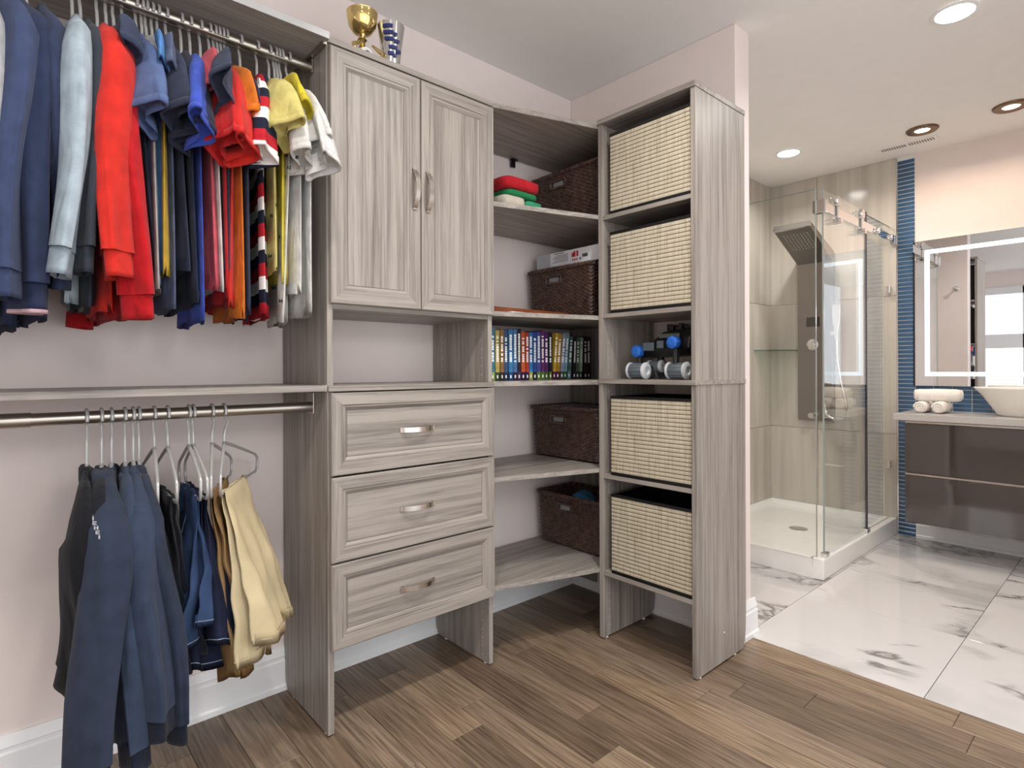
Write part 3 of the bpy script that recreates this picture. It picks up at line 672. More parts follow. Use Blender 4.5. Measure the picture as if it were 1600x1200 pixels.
M_title = plain('spine_lettering', (232, 232, 226), .6)
rb = random.Random(5)
for i, (c1, c2) in enumerate(BK):
    th = .0205 + rb.random() * .006; hgt = (.197 + rb.random() * .014) if i < 19 else (.186 + rb.random() * .012); dep = .135 + rb.random() * .01
    tilt = 0 if i < 15 or i > 22 else (.10 if i < 20 else .045)
    lean = math.sin(tilt) * hgt
    yb = 1.705 + i * .0018 + rb.random() * .003
    t = bpy.data.objects.new('book', None); COL.objects.link(t); t.empty_display_size = .03
    t.location = (x, yb, z0 + th * math.sin(tilt)); t.rotation_euler = (0, tilt, 0)
    tag(t, '%s paperback in the row of books on the corner shelf' % NM[i], 'book', 'books on the corner shelf')
    WL_[t.name] = Vector((0, 0, 0))
    c1 = tuple(int(q * .86) for q in c1); c2 = tuple(int(q * .72) for q in c2)
    m1 = plain('cover_%d' % i, c1, .4, var=.35, vscale=30); m2 = plain('cover_low_%d' % i, c2, .4, var=.5, vscale=40)
    mb = MB().box(0, th, 0, .0016, .034, hgt).box(0, .0016, 0, dep, .034, hgt).box(th - .0016, th, 0, dep, .034, hgt); put('cover', mb, m1, t).location = (0, 0, 0)
    mb = MB().box(0, th, 0, .0016, 0, .034).box(0, .0016, 0, dep, 0, .034).box(th - .0016, th, 0, dep, 0, .034); put('cover_art', mb, m2, t).location = (0, 0, 0)
    put('pages', MB().box(.0018, th - .0018, .002, dep - .004, .003, hgt - .003), plain('page_edges', (226, 218, 200), .8), t).location = (0, 0, 0)
    mb = MB(); zz = .075
    while zz < hgt * .88:
        l = .004 + rb.random() * .006
        mb.box(th * .28, th * .72, -.0004, .0004, zz, zz + l); zz += l + .0018 + (rb.random() < .2) * .006
    mb.box(th * .36, th * .64, -.0004, .0004, .010, .022)
    o = put('spine_title', mb, M_title, t); o.location = (0, 0, 0); o['kind'] = 'stuff'
    x += th / math.cos(tilt) + .0008
    if i == 14: x += .001
    if i == 19: x += .0125
    if i == 22: x += .009

# ------------------------------------------------------------------ black toy vehicle on the tower shelf
ty = thing('toy_vehicle', (1.95, 1.25, 1.0585), 'black toy vehicle with blue hubs and grey rollers', 'toy')
TZ = 1.0585
M_tgrey = plain('toy_grey', (92, 100, 106), .45); M_twhite = plain('toy_pale', (196, 200, 202), .35); M_tblue = plain('toy_blue', (38, 100, 190), .35); M_tblack = plain('toy_black', (20, 20, 23), .35, var=.3)
def roller(c, L, r, ax=1):
    b = put('roller', MB().lathe(c, [(r * .9, -L / 2), (r, -L / 2 + .003), (r, L / 2 - .003), (r * .9, L / 2)], 20, axis=ax), M_tgrey, ty, smooth=True)
    gr = MB()
    for k in range(14):
        a = 2 * PI * k / 14; dx, dz = r * math.cos(a), r * math.sin(a)
        if ax == 1: gr.box(c[0] + dx - .0015, c[0] + dx + .0015, c[1] - L / 2 + .006, c[1] + L / 2 - .006, c[2] + dz - .0015, c[2] + dz + .0015)
    put('tread_rib', gr, M_tgrey, b)
    for s in (-1, 1):
        cc = list(c); cc[ax] += s * L / 2
        put('hub_ring', MB().lathe(cc, [(r * 1.12, -s * .002), (r * 1.16, s * .005), (r * .9, s * .010), (r * .55, s * .010), (r * .5, s * .002)], 20, axis=ax), M_twhite, b, smooth=True)
for c, L, r in (((1.885, 1.365, TZ + .034), .066, .029), ((1.885, 1.185, TZ + .034), .066, .029), ((1.955, 1.33, TZ + .052), .05, .022), ((2.03, 1.33, TZ + .034), .06, .029), ((2.03, 1.185, TZ + .034), .06, .029)):
    roller(c, L, r)
for (c) in ((1.90, 1.375, TZ + .112), (1.875, 1.195, TZ + .14)):
    put('blue_hub', MB().lathe(c, [(.012, -.022), (.024, -.018), (.026, 0), (.022, .014), (.010, .02)], 8, axis=0), M_tblue, ty)
    put('hub_arm', MB().tube([(c[0] + .01, c[1], c[2]), (c[0] + .06, c[1] - .01, c[2] + .005)], .018, 10), M_tblack, ty)
    put('leg_strut', MB().tube([(c[0] + .012, c[1], c[2] - .012), (c[0] + .006, c[1] - .003, TZ + .05)], [.014, .012], 8), M_tblack, ty)
put('chassis', MB().loft([[(1.93, 1.38, TZ + .085), (1.93, 1.16, TZ + .095), (2.05, 1.16, TZ + .095), (2.05, 1.38, TZ + .085)], [(1.90, 1.37, TZ + .11), (1.90, 1.15, TZ + .12), (2.06, 1.15, TZ + .12), (2.06, 1.37, TZ + .11)], [(1.92, 1.34, TZ + .15), (1.91, 1.15, TZ + .165), (2.05, 1.15, TZ + .165), (2.05, 1.34, TZ + .15)]]), M_tblack, ty, bevel=.004)
put('cabin', MB().loft([[(1.925, 1.325, TZ + .15), (1.925, 1.16, TZ + .16), (2.04, 1.16, TZ + .16), (2.04, 1.325, TZ + .15)], [(1.94, 1.29, TZ + .185), (1.94, 1.16, TZ + .20), (2.03, 1.16, TZ + .20), (2.03, 1.29, TZ + .185)]]), M_tblack, ty, bevel=.003)
put('front_grille', MB().box(1.893, 1.90, 1.30, 1.35, TZ + .112, TZ + .145).box(1.891, 1.90, 1.255, 1.285, TZ + .12, TZ + .15), M_tgrey, ty, bevel=.003)
put('windscreen', MB().box(1.915, 1.925, 1.20, 1.29, TZ + .16, TZ + .178), plain('toy_window', (90, 94, 90), .2), ty, bevel=.002)
for k in range(6):
    put('roof_block', MB().box(1.945 + .012 * (k % 2), 1.975 + .02 * (k % 3), 1.17 + k * .019, 1.186 + k * .019, TZ + .19, TZ + .205 + .006 * (k % 3)), M_tblack, ty, bevel=.002)
put('axle', MB().tube([(2.03, 1.18, TZ + .04), (2.0, 1.18, TZ + .1), (2.0, 1.34, TZ + .1), (2.03, 1.33, TZ + .04)], .010, 8), M_tblack, ty)
put('axle', MB().tube([(1.885, 1.365, TZ + .03), (1.955, 1.33, TZ + .052), (1.96, 1.30, TZ + .1)], .010, 8), M_tblack, ty)

# ------------------------------------------------------------------ trophies on the cabinet
M_gold = plain('gold_cup', (212, 190, 128), .12, 1, var=.05); M_silver = plain('silver_cup', (210, 208, 206), .15, .9, var=.05)
g = thing('trophy_cup', (.885, 1.735, 2.0945), 'gold trophy cup with round medallion base', 'trophy')
put('plinth', MB().lathe((.885, 1.735, 2.0945), [(.034, 0), (.034, .05), (.028, .054)], 24), plain('plinth_white', (214, 206, 190), .3), g, smooth=True)
put('stem', MB().lathe((.885, 1.735, 2.0945), [(.026, .054), (.012, .07), (.009, .085), (.016, .093), (.008, .102), (.014, .112)], 24), M_gold, g, smooth=True)
put('bowl', MB().lathe((.885, 1.735, 2.0945), [(.012, .110), (.030, .118), (.044, .138), (.049, .165), (.050, .178), (.051, .181), (.047, .179), (.043, .16), (.026, .13), (.001, .124)], 32, cap1=False), M_gold, g, smooth=True)
put('medallion', MB().lathe((.880, 1.698, 2.122), [(.023, 0), (.023, -.006), (.017, -.008), (.017, -.006), (.0005, -.006)], 24, axis=1), M_white, g, smooth=True)
put('medallion_ring', MB().lathe((.880, 1.691, 2.122), [(.012, 0), (.012, -.002), (.009, -.002), (.009, 0)], 24, axis=1), blk, g)
for s in (-1, 1):
    put('scroll_leaf', MB().tube([(.885 + s * .02, 1.695, 2.10), (.885 + s * .045, 1.69, 2.115), (.885 + s * .052, 1.69, 2.14), (.885 + s * .035, 1.695, 2.15), (.885 + s * .02, 1.705, 2.165)], [.006, .008, .008, .006, .003], 8), M_gold, g, smooth=True)
g = thing('trophy_cup', (.972, 1.70, 2.0945), 'silver trophy beaker with dark blue painted figures', 'trophy')
put('beaker', MB().lathe((.972, 1.70, 2.0945), [(.028, 0), (.030, .03), (.036, .09), (.045, .155), (.043, .155), (.034, .09), (.028, .02)], 28, cap1=False), M_silver, g, smooth=True)
M_navyp = plain('navy_paint', (40, 50, 110), .4)
for k, (a, z, w) in enumerate(((-2.35, .135, .035), (-2.3, .115, .035), (-2.25, .095, .03), (-1.75, .11, .012), (-1.6, .09, .02), (-1.9, .07, .03), (-1.7, .045, .012), (-1.35, .06, .018), (-2.1, .05, .02))):
    R = .028 + .017 * z / .155 + .0015; mb = MB(); rr = [[(0.972 + q * math.cos(a + s * w / R), 1.70 + q * math.sin(a + s * w / R), 2.0945 + z + h) for q, h in ((R, -.005), (R + .0015, -.005), (R + .002, .006), (R, .006))] for s in (-.5, -.25, 0, .25, .5)]
    put('painted_figure', mb.loft(rr), M_navyp, g)

# ------------------------------------------------------------------ hangers and garments
def hanger(xh, z_rod, xf, label, group, hw=.205, drop=.115, shoulders=.055, bar=None, r=.0038, xb=None):
    """hook over the rod, sloping shoulders, lower bar; xf is where the end towards the room stands"""
    t = thing('clothes_hanger', (xh, RY, z_rod), label, 'hanger', group)
    dx = (xf - xh) / hw; zt = z_rod - drop
    db = dx if xb is None else (xh - xb) / hw
    def P(s, z): return (xh - (dx if s < 0 else db) * s, RY + s, z)
    hk = [(xh, RY + .021 * math.cos(a), z_rod + .0045 + .021 * math.sin(a)) for a in [(-.5 + 1.0 * k / 12 * 1.42) * PI for k in range(2, 13)]][::-1]
    hk = [(xh, RY + .0215 * math.sin(b), z_rod + .0215 * math.cos(b) - .002) for b in [lerp(-1.9, 1.55, k / 12) for k in range(13)]]
    path = hk[::-1] if False else hk
    path = path + [P(.018, z_rod - .03), P(.006, z_rod - .05), P(0, z_rod - .07), P(0, zt + .004)]
    put('hook', MB().tube(path, r, 8), M_hang, t, smooth=True)
    zb = zt - shoulders
    arms = []
    for s in (-1, 1):
        arms.append([P(0, zt + .006), P(s * hw * .25, zt - shoulders * .16), P(s * hw * .6, zt - shoulders * .55), P(s * hw * .92, zb + .004), P(s * hw, zb - .012)])
    if bar:
        for k, s in enumerate((-1, 1)):
            put('arm', MB().tube(arms[k][:-1] + [P(s * hw, zb - .008), P(s * hw * 1.0, bar + .015), P(s * hw * .94, bar + .002), P(s * hw * .8, bar)], [r * 1.3, r * 1.25, r * 1.15, r, r, r, r, r], 8), M_hang, t, smooth=True)
        put('trouser_bar', MB().tube([P(-hw * .82, bar), P(hw * .82, bar)], r, 8), M_hang, t, smooth=True)
    else:
        put('arm', MB().tube(arms[0], r * 1.2, 8), M_hang, t, smooth=True); put('arm', MB().tube(arms[1], r * 1.2, 8), M_hang, t, smooth=True)
    return t

def sleeve_mesh(path, wa, wb, seed, n=28, wav=.10, lip=True, crease=0, sfold=0, t0=0):
    """tube along path; wa = half width across the rod, wb = half width the other way"""
    mb = MB(); rings = []; m = len(path)
    L = 0; acc = [0]
    for i in range(1, m): L += (path[i] - path[i - 1]).length; acc.append(L)
    for i, p in enumerate(path):
        t = lerp(t0, 1, acc[i] / L)
        T = (path[min(i + 1, m - 1)] - path[max(i - 1, 0)]).normalized()
        A = Vector((1, 0, 0)); A = (A - T * A.dot(T)).normalized(); B = T.cross(A)
        a, b = wa(t), wb(t); ring = []
        for k in range(n):
            th = 2 * PI * k / n
            f = 1 + wav * t * math.sin(3 * th + seed * 2.1 + 2.2 * t) + wav * .8 * noise.noise(Vector((math.cos(th) * 1.4, math.sin(th) * 1.4, t * 3.2 + seed * 5.3)))
            cr = .05 * math.sin(t * 24 + th * 2 + seed) * t * (1 - t) + crease * sm(t * 2) * (math.sin(5 * th + seed * 3 + 1.5 * math.sin(t * 5 + seed)) + .6 * math.sin(9 * th + seed + t * 4))
            q = p + (A * a * (1 - .42 * sfold * sm(t)) * math.cos(th) + B * b * math.sin(th)) * (f + cr)
            q += A * a * .62 * sfold * sm(t) * math.sin(3.4 * math.sin(th) + seed * 1.7)
            ring.append(q)
        rings.append(ring)
    if lip:
        last = rings[-1]; c = sum(last, Vector()) / n; T = (path[-1] - path[-2]).normalized()
        rings.append([c + (q - c) * .90 - T * .001 for q in last]); rings.append([c + (q - c) * .86 - T * .05 for q in last])
    return mb.loft(rings, True, True, lip)

def garment(g, zr, idx):
    """one hanging top. Keys: hx hook x; fx shoulder x at the room end; ex,ez sleeve end; hz hem z; bx hem x at the room end"""
    hw = g.get('hw', .185); zt = zr - g.get('drop', .122); xh, xf, xb = g['hx'], g['fx'], g['bx']
    z1 = g['hz']; L = zt - z1; seed = idx * 1.37 + .3; th = g.get('th', .011)
    root = thing(g.get('name', 'hanging_shirt'), (xh, RY, z1), g['label'], g.get('cat', 'shirt'), g.get('group'))
    mat = g['mat'] if 'mat' in g else cloth(g['c'])
    hb = g.get('hb', hw * .98)
    rows = [(0, .05, .5), (.012, .075, .8), (.03, hw * .68, 1), (.05, hw * .95, 1.1), (.075, hw * 1.0, 1.2)]
    for k in range(1, 13): rows.append((lerp(.075, L, k / 12), lerp(hw, hb, k / 12), 1.2 + .35 * k / 12))
    n = 36; rings = []
    for (d, h, tk) in rows:
        t = d / L; ring = []
        for k in range(n):
            a = 2 * PI * k / n; s = math.cos(a); sn = math.sin(a)
            dxx = lerp(xf - xh, xb - xh, t)
            xm_ = xh + dxx * (-s) * h / hw if s < 0 else xh - dxx * s * h / hw * .6
            fold = (.006 * math.sin(s * 6.5 + seed * 3 + t * 1.2) + .004 * math.sin(s * 13 + seed)) * t * g.get('fold', 1)
            xx = xm_ + sn * th * tk * (1 - .25 * s * s) + fold
            zz = zt - d - (0 if t < .99 else .006 * math.sin(s * 5 + seed))
            ring.append((xx, RY + s * h, zz))
        rings.append(ring)
    last = [Vector(q) for q in rings[-1]]; c = sum(last, Vector()) / n
    rings.append([(lerp(q.x, xh + (c.x - xh), .0) - (q.x - (xh - (xb - xh) * (q.y - RY) / hb)) * .5, RY + (q.y - RY) * .985, q.z + .03) for q in last])
    put('body', MB().loft(rings, True, True, False), mat, root, smooth='all')
    # collar
    cm = g.get('cmat', mat); ck = g.get('collar', 'crew')
    if ck == 'crew':
        put('collar', MB().loft([[(xh + .016 * math.sin(a) * q, RY + .062 * math.cos(a) * q, zt + dz) for a in [2 * PI * k / 20 for k in range(20)]] for q, dz in ((1.1, -.014), (1.02, .004), (.95, .008), (.85, .002))], True, False, False), cm, root, smooth='all')
    elif ck == 'polo':
        put('collar', MB().loft([[(xh + .020 * math.sin(a) * q, RY + .068 * math.cos(a) * q, zt + dz - .012 * (1 + math.cos(a))) for a in [2 * PI * k / 20 for k in range(20)]] for q, dz in ((1.25, -.018), (1.12, .016), (1.0, .022), (.85, .0))], True, False, False), cm, root, smooth='all')
    elif ck == 'hood':
        put('hood', MB().loft([[(xh - .006 + (xf - xh) * .55 + r * .35 * math.cos(a), RY - .085 + dy + r * math.sin(a), zt + dz - .012) for a in [2 * PI * k / 18 for k in range(18)]] for r, dy, dz in ((.05, .04, .012), (.066, .03, .006), (.074, .0, -.04), (.066, -.03, -.10), (.045, -.04, -.135))]), cm, root, smooth='all')
    elif ck == 'flap':
        put('collar', MB().loft([[(xh + (xf - xh) * g.get('cy', .06) / hw + r * .30 * math.cos(a), RY - g.get('cy', .06) + dy + r * math.sin(a), zt + dz - g.get('cy', .06) * .30) for a in [2 * PI * k / 18 for k in range(18)]] for r, dy, dz in ((.030, .03, .012), (.044, .022, .006), (.050, .0, -.018), (.046, -.014, -.05), (.036, -.018, -.058))]), cm, root, smooth='all')
    # sleeves: one towards the room, one towards the wall
    sm_ = g.get('smat', mat); zs_ = zt - .062
    S0 = Vector((lerp(xh, xf, .55), RY - hw * .55, zs_ + .032)); E = Vector((g['ex'], g['ey'], g['ez']))
    long_ = g['kind'] == 'long'
    def build(flip):
        fx_ = (lambda p: Vector((2 * xh - p.x, RY + (RY - p.y) * .82, p.z))) if flip else (lambda p: p)
        pts = []
        if long_:
            K = Vector((lerp(xf, E.x, .12), min(RY - hw - .02, lerp(S0.y, E.y, .75)), zs_ - .07))
            for k in range(15):
                u = k / 14
                if u < .25: w = u / .25; p = S0.lerp(K, sm(w) * .5 + w * .5)
                else:
                    w = (u - .25) / .75; p = K.lerp(E, w); p.y += -.012 * math.sin(w * PI) ; p.x += g.get('bow', .008) * math.sin(w * PI * 1.3 + seed)
                pts.append(fx_(p))
        else:
            mid = S0.lerp(E, .5) + Vector((0, -.018, .028))
            for k in range(9):
                u = k / 8; p = S0 * (1 - u) ** 2 + mid * 2 * u * (1 - u) + E * u * u; pts.append(fx_(p))
        w0 = g['sw']
        if long_:
            o = put('sleeve', sleeve_mesh(pts, lambda t: lerp(.013, w0, sm(t * 3.2) ** .7) * (1 - .16 * sm((t - .5) * 2)), lambda t: lerp(.03, .058, sm(t * 4)), seed, wav=.10, lip=False, crease=.05, sfold=.55), sm_, root, smooth='all')
            T = (pts[-1] - pts[-2]).normalized(); e0 = pts[-1]
            cu = [e0 - T * .012, e0 + T * .004, e0 + T * .022, e0 + T * .042, e0 + T * .054]
            cfm = g.get('cuffmat', sm_)
            put('cuff', sleeve_mesh(cu, lambda t: w0 * .84 * (.98 - .1 * t), lambda t: .050 * (1 - .1 * t), seed, wav=.06, sfold=.5, t0=.9), cfm, o, smooth='all')
            if g.get('cuffline') and not flip:
                put('cuff_edge', sleeve_mesh([e0 + T * .053, e0 + T * .058, e0 + T * .061], lambda t: w0 * .78, lambda t: .047, seed, wav=.06, sfold=.5, t0=.97), cloth(g['cuffline']), o, smooth='all')
        else:
            wb0 = g.get('sd', .064)
            o = put('sleeve', sleeve_mesh(pts, lambda t: lerp(.013, w0, sm(t * 1.6) ** .7), lambda t: lerp(.03, wb0, sm(t * 2)), seed, wav=.10, crease=.03, sfold=1), sm_, root, smooth='all')
            e0, T = pts[-1], (pts[-1] - pts[-2]).normalized()
            put('sleeve_hem', sleeve_mesh([e0 - T * .018, e0 - T * .010, e0 + T * .002], lambda t: w0 * 1.02 + .0012, lambda t: wb0 * 1.02 + .0008, seed, wav=.10, sfold=1, t0=.86), g.get('hemmat', sm_), o, smooth='all')
    build(False); build(True)
    return root

NAVY, SLATE, CHAR, BLACKC = (38, 44, 62), (64, 76, 110), (58, 64, 74), (20, 20, 26)
def U(label, hook_u, kind, top_u, eu, ev, wpx, hu, hv, **kw):
    """read a garment off the photograph: hook, shoulder, sleeve end and hem positions become metres on the rod"""
    hw = kw.get('hw', .175)
    ysh = RY - hw
    ey = kw.get('ey', RY - hw - (.035 if kind == 'long' else .075)) + (.035 if kind == 'short' else 0)
    g = dict(kw); g['label'] = label; g['kind'] = kind
    g['hx'] = ony(hook_u, 60, RY).x if not isinstance(hook_u, float) else hook_u
    E = ony(eu, ev, ey); dz = .058 if kind == 'long' else kw.get('lift', .035)
    g['ex'], g['ey'], g['ez'] = E.x, ey, E.z + dz
    g['fx'] = ony(top_u, 60, ysh).x
    Hm = ony(hu, hv, RY - hw * .9); g['bx'] = Hm.x; g['hz'] = Hm.z
    g['sw'] = wpx / 2 / (F / E.dot(FW)); g['hw'] = hw
    return g
rugby = mat_bands('rugby_stripes', [(0, (170, 34, 44)), (.335, (30, 34, 50)), (.665, (232, 228, 224))], .105)
from mathutils.bvhtree import BVHTree
def on_cloth(root, quads, mat, name):
    """small printed shapes lying on a garment's cloth"""
    vs, fs = [], []
    def add(o):
        if o.type == 'MESH':
            k = len(vs); w_ = WL_[o.name]; vs.extend([v.co + w_ for v in o.data.vertices]); fs.extend([tuple(k + i for i in p.vertices) for p in o.data.polygons])
        for c in o.children: add(c)
    add(root); bv = BVHTree.FromPolygons(vs, fs); mb = MB(); org = Vector((0, 0, EYE))
    for q in quads:
        hit = [bv.ray_cast(org, ray(*p).normalized()) for p in q]
        if any(h[0] is None for h in hit): continue
        P_ = [h[0] for h in hit]
        if max((a - P_[0]).length for a in P_) > .05: continue
        nn = sum((h[1] if h[1].dot(org - h[0]) > 0 else -h[1] for h in hit), Vector()).normalized()
        mb.loft([[a - nn * .001 for a in P_], [a + nn * .0012 for a in P_]])
    if mb.v:
        o = put(name, mb, mat, root); o['kind'] = 'stuff'
def glyph(u, v, s, kind):
    R = lambda a, b, c, d: [(u + a * s, v + b * s), (u + c * s, v + b * s), (u + c * s, v + d * s), (u + a * s, v + d * s)]
    return {'H': [R(-1, -1, -.5, 1), R(.5, -1, 1, 1), R(-.5, -.2, .5, .25)], 'E': [R(-1, -1, -.5, 1), R(-.5, -1, 1, -.6), R(-.5, -.2, .8, .2), R(-.5, .6, 1, 1)], 'I': [R(-.3, -1, .3, 1)]}[kind]
tops = [
 U('pale heather grey sweatshirt at the open end of the upper rod', -.115, 'long', -20, -6, 395, 44, -40, 480, c=(205, 206, 208), ey=1.50),
 U('slate blue hooded sweatshirt beside the heather grey one', -.07, 'long', 32, 14, 470, 52, -10, 500, c=SLATE, ey=1.49, collar='hood', name='hanging_hoodie', cat='hoodie'),
 U('dark navy sweatshirt with a pink and white cuff edge', -.01, 'long', 62, 40, 488, 66, 20, 512, c=(44, 54, 84), ey=1.53, cuffline=(214, 176, 184)),
 U('plain dark blue sweatshirt next to the light grey one', .04, 'long', 88, 88, 455, 40, 70, 498, c=(52, 62, 92), ey=1.58),
 U('light blue-grey sweatshirt with ribbed cuffs', 113, 'long', 124, 102, 436, 46, 105, 470, c=(178, 194, 204), ey=1.50),
 U('charcoal long sleeved shirt between light grey and red tops', 126, 'long', 146, 138, 432, 34, 140, 478, c=CHAR, ey=1.515),
 U('bright orange-red sweatshirt with a ribbed cuff', 152, 'long', 170, 180, 438, 54, 165, 490, c=(226, 48, 36), ey=1.49),
 U('deep red sweatshirt with the longest sleeve on the upper rod', 166, 'long', 182, 210, 502, 60, 200, 495, c=(204, 26, 34), ey=1.53),
 U('navy polo shirt with a short upturned sleeve', 178, 'short', 205, 192, 118, 40, 232, 488, c=(58, 68, 96), ey=1.49, collar='polo'),
 U('blackish navy tee with a wide hanging sleeve in front of the red sweatshirt', 192, 'short', 210, 207, 228, 44, 240, 430, c=(40, 46, 68), ey=1.53),
 U('steel blue polo shirt with a wide open sleeve', 213, 'short', 226, 229, 205, 48, 250, 450, c=(92, 112, 158), ey=1.46, collar='polo', sd=.062, mat_=1),
 U('sky blue tee with a narrow sleeve', 229, 'short', 252, 252, 148, 24, 258, 430, c=(88, 146, 212), ey=1.50),
 U('pale grey shirt mostly hidden behind the steel blue polo', 222, 'short', 236, 238, 150, 12, 245, 455, c=(196, 194, 190), ey=1.58, hw=.19),
 U('mustard yellow shirt showing as a thin strip among navy', 238, 'short', 258, 258, 140, 10, 261, 428, c=(208, 170, 50), ey=1.60, hw=.195),
 U('grey-blue tee beside the sky blue one', 247, 'short', 264, 268, 152, 26, 270, 480, c=(92, 104, 134), ey=1.49),
 U('dark navy polo with a deep open sleeve', 260, 'short', 274, 276, 215, 40, 290, 425, c=(52, 58, 80), ey=1.46, collar='polo'),
 U('ink navy shirt with the lowest dark short sleeve', 283, 'short', 292, 302, 240, 52, 312, 478, c=(42, 48, 70), ey=1.47),
 U('royal blue tee among navy shirts', 297, 'short', 308, 312, 228, 38, 318, 502, c=(62, 88, 190), ey=1.425),
 U('coral pink tee with a short rolled sleeve', 313, 'short', 325, 323, 172, 30, 335, 450, c=(224, 92, 104), ey=1.50),
 U('white tee squeezed between pink and red shirts', 327, 'short', 334, 340, 190, 22, 348, 455, c=(226, 220, 216), ey=1.55),
 U('navy tee whose short sleeve lies over the red polo', 341, 'short', 354, 347, 168, 38, 352, 425, c=(54, 62, 84), ey=1.42),
 U('red polo shirt below the small navy sleeve', 335, 'short', 350, 348, 250, 46, 355, 470, c=(208, 34, 38), ey=1.45, cmat=cloth(NAVY)),
 U('scarlet polo shirt beside the orange tee', 347, 'short', 366, 380, 262, 42, 362, 478, c=(222, 46, 38), ey=1.45),
 U('bright orange tee squeezed beside scarlet', 353, 'short', 372, 388, 215, 24, 376, 495, c=(236, 128, 34), ey=1.50),
 U('navy tee between the orange and the striped shirts', 375, 'short', 386, 402, 250, 24, 384, 492, c=(50, 58, 88), ey=1.51),
 U('striped rugby shirt in red, white and navy', 401, 'short', 405, 412, 268, 42, 414, 494, mat=rugby, ey=1.46, hw=.19, collar='polo', cmat=cloth(NAVY), sd=.05),
 U('pale yellow polo shirt', 420, 'short', 424, 446, 230, 48, 428, 425, c=(226, 212, 128), ey=1.47, collar='polo'),
 U('bright yellow tee with a small sleeve', 429, 'short', 444, 468, 205, 32, 440, 440, c=(226, 206, 52), ey=1.50),
 U('white polo shirt with small dark printed letters', 434, 'short', 456, 472, 275, 42, 440, 502, mat=None, c=(232, 228, 222), ey=1.49, collar='polo', letters=True),
 U('plain white tee with a dark inner sleeve', 439, 'short', 470, 490, 250, 36, 462, 462, c=(236, 233, 228), ey=1.50),
 U('white tee at the cabinet end of the upper rod', 450, 'short', 486, 508, 282, 38, 486, 492, c=(238, 235, 231), ey=1.46),
]
for i, g in enumerate(tops):
    if g.get('mat', 1) is None: g.pop('mat')
    g['th'] = .010; g['group'] = 'tops hanging on the upper rod'
    r = garment(g, RU, i)
    hanger(g['hx'], RU, lerp(g['hx'], g['fx'], .95), 'grey hanger under the %s' % g['label'].split(' with ')[0].split(' beside ')[0].split(' at the ')[0].split(' between ')[0].split(' next to ')[0].split(' among ')[0].split(' squeezed ')[0], 'hangers on the upper rod', hw=g['hw'] * .93, drop=.122, shoulders=.05)
    if g.get('letters') or g['label'].startswith('pale yellow'):
        bpy.context.view_layer.update()
        q = []
        for k, (u, v) in enumerate(((447, 243), (464, 246), (444, 276), (425, 337), (422, 400), (420, 470), (439, 470), (433, 320), (435, 370), (434, 420), (428, 450), (452, 262))): q += glyph(u, v, 2.4, 'HEHE'[k % 4])
        on_cloth(r, q, cloth((34, 34, 40)), 'printed_letters')

def V(label, hook_u, top_u, eu, ev, wpx, hu, hv, **kw):
    hw = kw.get('hw', .19); ysh = RY - hw; ey = kw.get('ey', RY - hw - .035)
    g = dict(kw); g['label'] = label; g['kind'] = 'long'; g['hx'] = hook_u if isinstance(hook_u, float) else ony(hook_u, 642, RY).x
    E = ony(eu, ev, ey); g['ex'], g['ey'], g['ez'] = E.x, ey, E.z + .058
    g['fx'] = ony(top_u, 740, ysh).x; Hm = ony(hu, hv, RY - hw * .9); g['bx'] = Hm.x; g['hz'] = Hm.z
    g['sw'] = wpx / 2 / (F / E.dot(FW)); g['hw'] = hw; return g
low = [
 V('black sweater hanging at the open end of the lower rod', .150, 128, 108, 1082, 40, 112, 1075, c=BLACKC, ey=1.60, hw=.19, collar='flap', cy=.02),
 V('black zipped sweater between the other black one and the lettered hoodie', .180, 155, 140, 1060, 50, 145, 1060, c=(26, 27, 34), ey=1.57, collar='flap', cy=.035),
 V('navy hooded sweatshirt with small white lettering', 174, 166, 150, 1225, 78, 118, 1130, c=(50, 60, 80), ey=1.47, collar='hood', name='hanging_hoodie', cat='hoodie', cuffmat=cloth((35, 40, 56))),
 V('navy sweatshirt hanging right beside the lettered hoodie', 195, 200, 205, 1200, 52, 195, 1120, c=(60, 73, 97), ey=1.50, collar='flap', cy=.085, cuffmat=cloth((36, 42, 60))),
 V('navy sweatshirt with a broad sleeve and ribbed cuff', 208, 216, 242, 1150, 62, 225, 1100, c=(58, 70, 93), ey=1.49, collar='flap', cy=.06, cuffmat=cloth((33, 38, 54))),
 V('navy sweatshirt closest to the jeans', 217, 230, 276, 1156, 36, 250, 1090, c=(47, 57, 77), ey=1.53, collar='flap', cy=.045, cuffmat=cloth((33, 38, 54))),
]
for i, g in enumerate(low):
    g['drop'] = .125; g['th'] = .013; g['group'] = 'sweaters hanging on the lower rod'
    r = garment(g, RL, 40 + i)
    hanger(g['hx'], RL, lerp(g['hx'], g['fx'], .95), 'grey hanger under the %s' % g['label'], 'hangers on the lower rod', hw=g['hw'] * .93, drop=.125, shoulders=.05)
    if i == 2:
        q = []
        for k in range(7): q += glyph(141 + k * 2.4, 796 + k * 7.2, 3.0, 'EHIEHEI'[k])
        on_cloth(r, q, cloth((214, 216, 222)), 'white_lettering')

